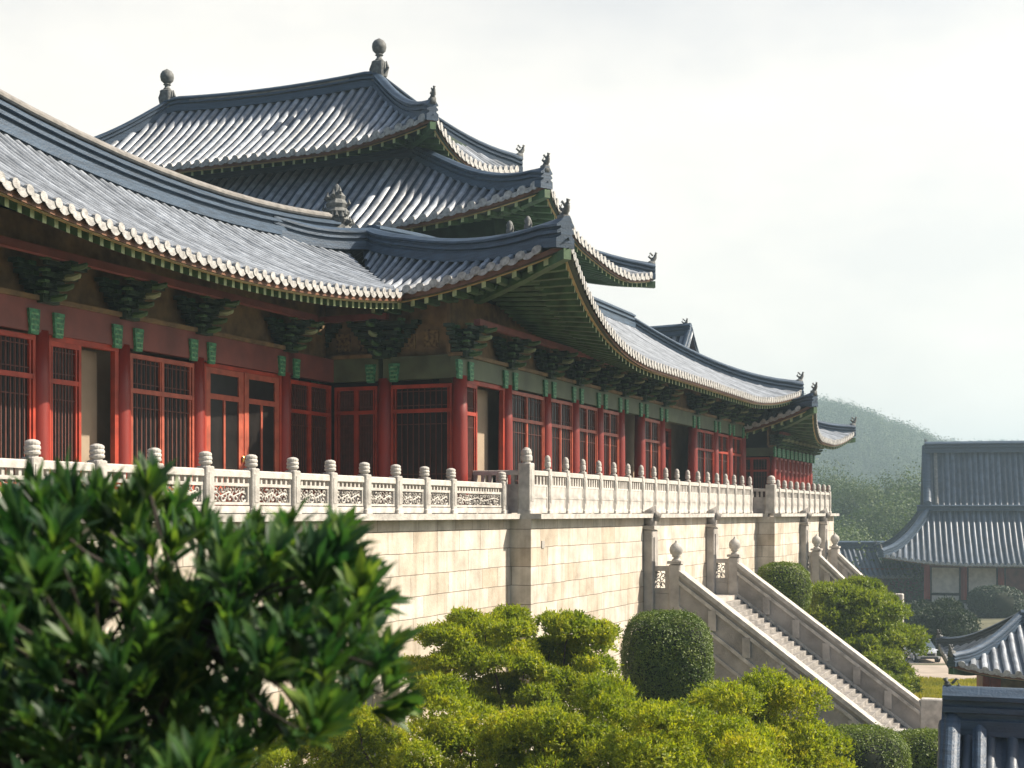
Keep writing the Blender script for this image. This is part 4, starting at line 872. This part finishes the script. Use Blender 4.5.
def shrub(name, c, rx, ry, ztop, zbot, zg, label, cat, m, nclump=40, cr=(.35, .6), per=260, leaf=.1, seed=1, group=None, flat=.7, trunk_r=.12, shell=True, rust=0, spread=.55):
    random.seed(seed); X, Y = c; th = Thing(name, (X, Y, zg), label, cat, group, palace=False); cl = []; h = (ztop-zbot)
    for i in range(nclump):
        while True:
            a, b, g = random.uniform(-1, 1), random.uniform(-1, 1), random.uniform(-.55, 1); q = a*a+b*b+g*g
            if q < 1 and (not shell or q > .3): break
        r = random.uniform(*cr); z = zbot+h*.36+g*h*.64-r*flat*.8
        cl.append((X+a*rx, Y+b*ry, z, r))
    V, F = cloud_leaves(cl, per, leaf, flat=flat); base = np.array([X, Y, zg])
    link('crown', np_mesh('crown', V-base, [F], m), th.o)
    if rust:
        sel = random.sample(cl, rust); V, F = cloud_leaves([(a, b, z+.02, r*.75) for a, b, z, r in sel], 14, leaf*1.1, flat=flat); link('rusty_leaves', np_mesh('rusty_leaves', V-base, [F], RUST), th.o)
    mb = MB(); k = (X, Y, zg); mid = (X+random.uniform(-.2, .2), Y, zg+(zbot-zg)*.75)
    limb(mb, (X, Y, zg-.2), mid, trunk_r*1.4, trunk_r)
    for i in range(min(16, nclump)):
        a, b, z, r = cl[i*nclump//min(16, nclump)]; w = (mid[0]*.4+a*.6, mid[1]*.4+b*.6, mid[2]*.5+z*.5-.2); limb(mb, mid, w, trunk_r*.7, trunk_r*.35, 4); limb(mb, w, (a, b, z), trunk_r*.35, trunk_r*.12, 4)
    th.add('trunk', mb, BARK, smooth=True); return th
def topiary(name, c, rx, ry, ztop, zbot, zg, label, m, power=3.0, count=26000, leaf=.05, seed=2, cat='topiary', group=None, taper=.2):
    X, Y = c; th = Thing(name, (X, Y, zg), label, cat, group, palace=False); d = unit(rng.normal(size=(count, 3)))
    s = (np.abs(d)**power).sum(1)**(-1/power); P = d*s[:, None]*(1+.022*rng.normal(size=(count, 1))-.05*(rng.random((count, 1))**4)+.07*(rng.random((count, 1)) > .96)*rng.random((count, 1))+.03*np.sin(d[:, :1]*9)*np.sin(d[:, 1:2]*8+1)*np.sin(d[:, 2:]*7))
    hz_ = (ztop-zbot)/2; k = 1-taper*np.clip(-P[:, 2], 0, 1); P = np.stack([P[:, 0]*rx*k, P[:, 1]*ry*k, P[:, 2]*hz_+(ztop+zbot)/2-zg], 1)
    V, F = kites_n(P, np.sign(d)*np.abs(d)**(power-1)+np.array([0, 0, .15]), leaf*(.7+.7*rng.random(count)), leaf*.6, .5)
    link('crown', np_mesh('crown', V, [F], m), th.o)
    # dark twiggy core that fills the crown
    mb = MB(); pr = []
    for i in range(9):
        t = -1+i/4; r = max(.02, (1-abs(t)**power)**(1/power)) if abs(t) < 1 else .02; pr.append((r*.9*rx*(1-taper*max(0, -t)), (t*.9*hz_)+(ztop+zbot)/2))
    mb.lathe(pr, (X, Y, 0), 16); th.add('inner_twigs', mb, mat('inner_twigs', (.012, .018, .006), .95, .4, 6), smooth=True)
    mb = MB(); limb(mb, (X, Y, zg-.2), (X, Y, zbot+.3), .12, .09); th.add('trunk', mb, BARK); return th
# bright spreading shrubs below the wall
shrub('shrub', (at(515, 0, 30)[0], 30), 2.3, 1.6, at(0, 598, 30)[2], -4.0, -7.8, 'bright spreading shrub with bare dark branches showing against the wall', 'shrub', YEL, 84, (.32, .52), 340, .085, 3, flat=.5, trunk_r=.09, rust=2)
shrub('shrub', (at(440, 0, 22.5)[0], 22.5), 1.75, 1.5, at(0, 672, 22.5)[2], -5.4, -7.75, 'yellow green shrub directly right of the dark foreground tree', 'shrub', YEL, 50, (.32, .52), 400, .07, 4, flat=.75, rust=4)
shrub('shrub', (at(585, 0, 22)[0], 22), 1.75, 1.5, at(0, 676, 22)[2], -5.4, -7.75, 'yellow green shrub with rusty tips at the bottom centre', 'shrub', YEL, 55, (.3, .5), 400, .07, 5, flat=.75, rust=6)
shrub('shrub', (at(735, 0, 25)[0], 25), 1.85, 1.6, at(0, 655, 25)[2], -6, -7.8, 'broad yellow green shrub in front of the stair wall', 'shrub', YEL, 60, (.32, .52), 400, .07, 6, flat=.7, rust=2)
shrub('shrub', (at(680, 0, 20.5)[0], 20.5), 1.5, 1.2, at(0, 700, 20.5)[2], -5.4, -7.7, 'low yellow green shrub at the bottom edge below the clipped bush', 'shrub', YEL, 46, (.28, .45), 260, .065, 7, flat=.75, rust=3)
shrub('shrub', (at(335, 0, 24)[0], 24), 1.9, 1.3, at(0, 700, 24)[2], -6.4, -7.8, 'low yellow green shrub half hidden behind the foreground tree', 'shrub', YEL, 60, (.28, .45), 380, .07, 8, flat=.75)
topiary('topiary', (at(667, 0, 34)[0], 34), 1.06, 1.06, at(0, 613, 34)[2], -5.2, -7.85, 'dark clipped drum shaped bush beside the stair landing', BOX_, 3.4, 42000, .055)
topiary('topiary', (at(783, 0, 55.5)[0], 55.5), 1.05, 1.05, at(0, 563, 55.5)[2], -4.3, -8.2, 'small clipped round bush beyond the stair rail', HEDGE, 3.0, 16000, .075)
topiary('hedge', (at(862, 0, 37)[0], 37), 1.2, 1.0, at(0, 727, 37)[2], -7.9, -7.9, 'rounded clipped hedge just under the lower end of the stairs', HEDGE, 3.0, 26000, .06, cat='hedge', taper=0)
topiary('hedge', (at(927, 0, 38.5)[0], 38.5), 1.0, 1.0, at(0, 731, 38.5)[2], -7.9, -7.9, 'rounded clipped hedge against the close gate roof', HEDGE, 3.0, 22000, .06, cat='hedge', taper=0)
shrub('garden_tree', (at(850, 0, 60)[0], 60), 2.4, 2.4, at(0, 574, 60)[2], -7.2, -8.6, 'round layered green garden tree right of the stairs', 'tree', TREEM, 130, (.55, .95), 330, .15, 9, flat=.5, trunk_r=.16)
shrub('garden_tree', (at(872, 0, 57)[0], 57), .9, .9, at(0, 632, 57)[2], -8.2, -8.4, 'low bush under the layered garden tree', 'shrub', TREEM, 24, (.4, .6), 300, .13, 10, flat=.8, trunk_r=.08)
topiary('hedge', (at(950, 0, 143)[0], 143), 1.2, 1, at(0, 601, 143)[2], -10.6, -10.6, 'square dark hedge against the large right hall', DARKSHRUB, 5, 4000, .22, cat='hedge', taper=0)
topiary('hedge', (at(996, 0, 142)[0], 142), 2.7, 2.2, at(0, 586, 142)[2], -10.6, -10.6, 'dark domed bush in front of the large right hall', DARKSHRUB, 2.5, 9000, .22, cat='bush', taper=0)
shrub('shrub', (at(945, 0, 108)[0], 108), 2.2, 2, -6.6, -9.6, -10.5, 'dark shrub behind the small pavilion roof', 'shrub', DARKSHRUB, 26, (.8, 1.2), 200, .22, 12)
shrub('shrub', (at(903, 0, 112)[0], 112), 1.5, 1.8, -7.2, -9.8, -10.5, 'dark shrub beside the parked car', 'shrub', DARKSHRUB, 22, (.8, 1.2), 200, .22, 13)
shrub('shrub', (at(925, 0, 118)[0], 118), 3.4, 1.6, -7.4, -9.8, -10.5, 'row of dark shrubs behind the parked car', 'shrub', DARKSHRUB, 34, (.8, 1.2), 200, .22, 14)
# meadow of yellow grass and small tufts
GRASS = leaf_mat('meadow_grass', [(.14, .17, .015), (.28, .27, .025), (.42, .34, .04)], .6, .35, .5)
n = 70000; X = rng.uniform(14, 34, n); Y = rng.uniform(55, 81, n); P = np.stack([X, Y, gz(X, Y)-.02], 1); D = rng.normal(size=(n, 3))*.4+np.array([0, 0, 1])
hgt = .18+.35*vn(X, Y, 1.6, 5)**2; V, F = kites(P, D, hgt, .05); o = link('meadow_grass', np_mesh('meadow_grass', V, [F], GRASS)); tag(o, 'sunlit yellow green meadow grass beyond the stairs', 'grass', kind='stuff')
n = 60000; X = rng.uniform(-14, 14, n); Y = rng.uniform(8, 44, n); P = np.stack([X, Y, gz(X, Y)-.02], 1); D = rng.normal(size=(n, 3))*.5+np.array([0, 0, 1]); V, F = kites(P, D, .16+.15*rng.random(n), .05)
o = link('garden_grass', np_mesh('garden_grass', V, [F], HEDGE)); tag(o, 'short green grass under the shrubs along the wall', 'grass', kind='stuff')
# ------------------------------------------------------------------ parked car
cx, cy = at(921, 0, 98)[:2]; cz = float(gz(0, 98))+.012
car = Thing('parked_car', (cx, cy, cz), 'small silver car parked beyond the meadow facing us', 'car', palace=False)
mb = MB()
sec = [(-2.0, .62, .45, .72), (-1.9, .8, .28, .82), (-1.2, .85, .22, .92), (0, .87, .22, .95), (1.2, .87, .22, .98), (1.9, .82, .3, .95), (2.05, .7, .45, .85)]
rows = []
for yy, hw, zb_, zt_ in sec: rows.append([(-hw*.92, yy, zb_), (-hw, yy, (zb_+zt_)/2), (-hw*.95, yy, zt_-.06), (-hw*.75, yy, zt_), (hw*.75, yy, zt_), (hw*.95, yy, zt_-.06), (hw, yy, (zb_+zt_)/2), (hw*.92, yy, zb_)])
for i in range(len(rows)-1):
    for j in range(8): mb.quadpts([rows[i][j], rows[i+1][j], rows[i+1][(j+1) % 8], rows[i][(j+1) % 8]])
mb.quadpts(rows[0][::-1]); mb.quadpts(rows[-1])
CARP = mat('silver_paint', (.55, .58, .62), .25, .05, 1, metal=.3); GL = mat('car_glass', (.10, .13, .16), .1, .2, 1); RUB = mat('rubber', (.02, .02, .02), .8)
bo = link('body', mb.mesh('body', CARP), car.o); smooth_angle(bo, 40)
mb = MB(); lo = [(-.76, -.95), (.76, -.95), (.76, 1.55), (-.76, 1.55)]; hi = [(-.58, -.25), (.58, -.25), (.58, 1.1), (-.58, 1.1)]; zl_, zh_ = .93, 1.42
for i in range(4): mb.quadpts([(*lo[i], zl_), (*lo[(i+1) % 4], zl_), (*hi[(i+1) % 4], zh_), (*hi[i], zh_)], 1)
mb.quadpts([(*p, zh_) for p in hi], 0); mb.box(-.6, .6, -.28, 1.12, zh_, zh_+.05, 0); link('cabin', mb.mesh('cabin', [CARP, GL]), car.o)
for sx in (-1, 1):
    for yy in (-1.3, 1.3): mb = MB(); mb.tube([(sx*.62, yy, .31), (sx*.88, yy, .31)], .31, 16); mb.tube([(sx*.87, yy, .31), (sx*.89, yy, .31)], .18, 12, 1); link('wheel', mb.mesh('wheel', [RUB, CARP]), car.o)
    mb = MB(); mb.cbox(sx*.58-.18, sx*.58+.18, -2.02, -1.86, .6, .74, .03); link('headlight', mb.mesh('headlight', mat('lamp_glass', (.8, .8, .78), .15, .05)), car.o)
mb = MB(); mb.box(-.36, .36, -2.04, -1.95, .5, .66); mb.box(-.6, .6, -2.02, -1.95, .3, .4); link('grille', mb.mesh('grille', RUB), car.o)
# ------------------------------------------------------------------ dark foreground tree with whorls of long leaves
FG = leaf_mat('foreground_leaves', [(.009, .038, .015), (.018, .064, .021), (.055, .125, .027), (.18, .26, .04)], .45, .45, 3.2, spec=.4)
def whorls(tips, axes, scale, nl=15):
    n = len(tips); idx = np.repeat(np.arange(n), nl); m = len(idx); A = unit(axes)[idx]; R = rng.normal(size=(m, 3)); S0 = unit(np.cross(A, R))
    el = rng.uniform(.05, .72, m)[:, None]; D = unit(A*np.cos(el)+S0*np.sin(el)); side = unit(np.cross(D, A)+1e-6); N = unit(np.cross(side, D))
    ln = (scale[idx]*(.7+.45*rng.random(m)))[:, None]; w = ln*.088*(.85+.3*rng.random((m, 1))); C = tips[idx]-A*(rng.random((m, 1))*.45*ln)
    bend = ln*.12
    def P(t, s, dn): return C+D*ln*t+side*w*s+N*dn
    V = np.stack([P(0, .12, 0), P(.35, .75, bend*.1), P(.35, 0, -w*.25), P(.35, -.75, bend*.1), P(.72, 1.0, -bend*.15), P(.72, 0, -bend*.15-w*.28), P(.72, -1.0, -bend*.15), P(1, 0, -bend)], 1).reshape(-1, 3)
    k = (np.arange(m)*8)[:, None]; tri = np.concatenate([k+np.array([[0, 2, 1]]), k+np.array([[0, 3, 2]]), k+np.array([[4, 5, 7]]), k+np.array([[5, 6, 7]])]); qd = np.concatenate([k+np.array([[1, 2, 5, 4]]), k+np.array([[2, 3, 6, 5]])])
    return V, tri, qd
random.seed(21)
FY = 5.2; fgt = Thing('foreground_tree', (-1.55, FY+.3, -7.7), 'big dark green foreground tree with whorls of long glossy leaves', 'tree', palace=False)
outline = [(-160, 535), (-60, 515), (0, 508), (40, 503), (90, 500), (120, 505), (150, 478), (185, 522), (235, 545), (290, 535), (330, 540), (350, 560), (360, 600), (372, 640), (392, 680), (395, 700), (330, 735), (260, 770), (180, 830), (100, 900), (-160, 950)]
ox = [p[0] for p in outline[:13]]; oy = [p[1] for p in outline[:13]]
tips, axes, sc = [], [], []
def inside(x, y):
    r = False; j = len(outline)-1
    for i in range(len(outline)):
        (xi, yi), (xj, yj) = outline[i], outline[j]
        if (yi > y) != (yj > y) and x < (xj-xi)*(y-yi)/(yj-yi)+xi: r = not r
        j = i
    return r
cen = at(120, 780, FY); trunk_top = Vector((-1.55, FY+.3, -2.1))
tries = 0
while len(tips) < 780 and tries < 20000:
    tries += 1; x, y = random.uniform(-160, 400), random.uniform(468, 900)
    if not inside(x, y): continue
    Y = FY+random.gauss(0, .5)-.25*max(0, (y-560)/300); p = at(x, y, Y)
    ax = Vector((p[0]-(-1.3), (p[1]-FY)*1.0-.15, (p[2]+1.6)*.9+.35)); ax.normalize(); ax += Vector((random.uniform(-.5, .5), random.uniform(-.6, .3), random.uniform(.1, .8))); ax.normalize()
    tips.append(p); axes.append(tuple(ax)); sc.append(random.uniform(.09, .20))
for (x, y, ax) in ((150, 478, (.15, -.1, 1)), (172, 500, (.5, -.1, .9)), (95, 492, (0, -.1, 1)), (60, 498, (-.1, 0, 1)), (30, 505, (-.1, 0, 1)), (240, 545, (.3, -.1, .9)), (288, 520, (.15, -.2, 1)), (310, 535, (.6, -.1, .8)), (335, 530, (.5, 0, .8)), (352, 560, (.8, -.1, .5)), (375, 592, (.95, 0, .3)), (375, 645, (.9, -.2, .2)), (395, 690, (.95, -.2, .1)), (360, 610, (.7, -.2, .5)), (200, 528, (.2, 0, 1)), (270, 540, (.3, 0, .9)), (130, 500, (.2, -.2, 1)), (385, 700, (.9, -.2, -.1))):
    tips.append(at(x, y+12, FY+random.uniform(-.15, .15))); axes.append(ax); sc.append(.16)
tips = np.array(tips); axes = np.array(axes); sc = np.array(sc)
V, tri, qd = whorls(tips, axes, sc, 26); base = np.array([-1.55, FY+.3, -7.7])
link('crown', np_mesh('crown', V-base, [tri, qd], FG, smooth=True), fgt.o)
mb = MB(); limb(mb, (-1.55, FY+.3, -7.9), trunk_top, .16, .09, 8, .03)
hubs = [at(random.uniform(-60, 330), random.uniform(600, 760), FY+random.uniform(-.2, .4)) for i in range(16)]
for h_ in hubs: limb(mb, trunk_top, h_, .04, .02, 5, .08)
for i in range(0, len(tips), 2):
    t = Vector(tips[i]); hb = min(hubs, key=lambda q: (Vector(q)-t).length); limb(mb, hb, t, .009, .004, 4, .1)
fgt.add('trunk', mb, DARKBARK, smooth=True)
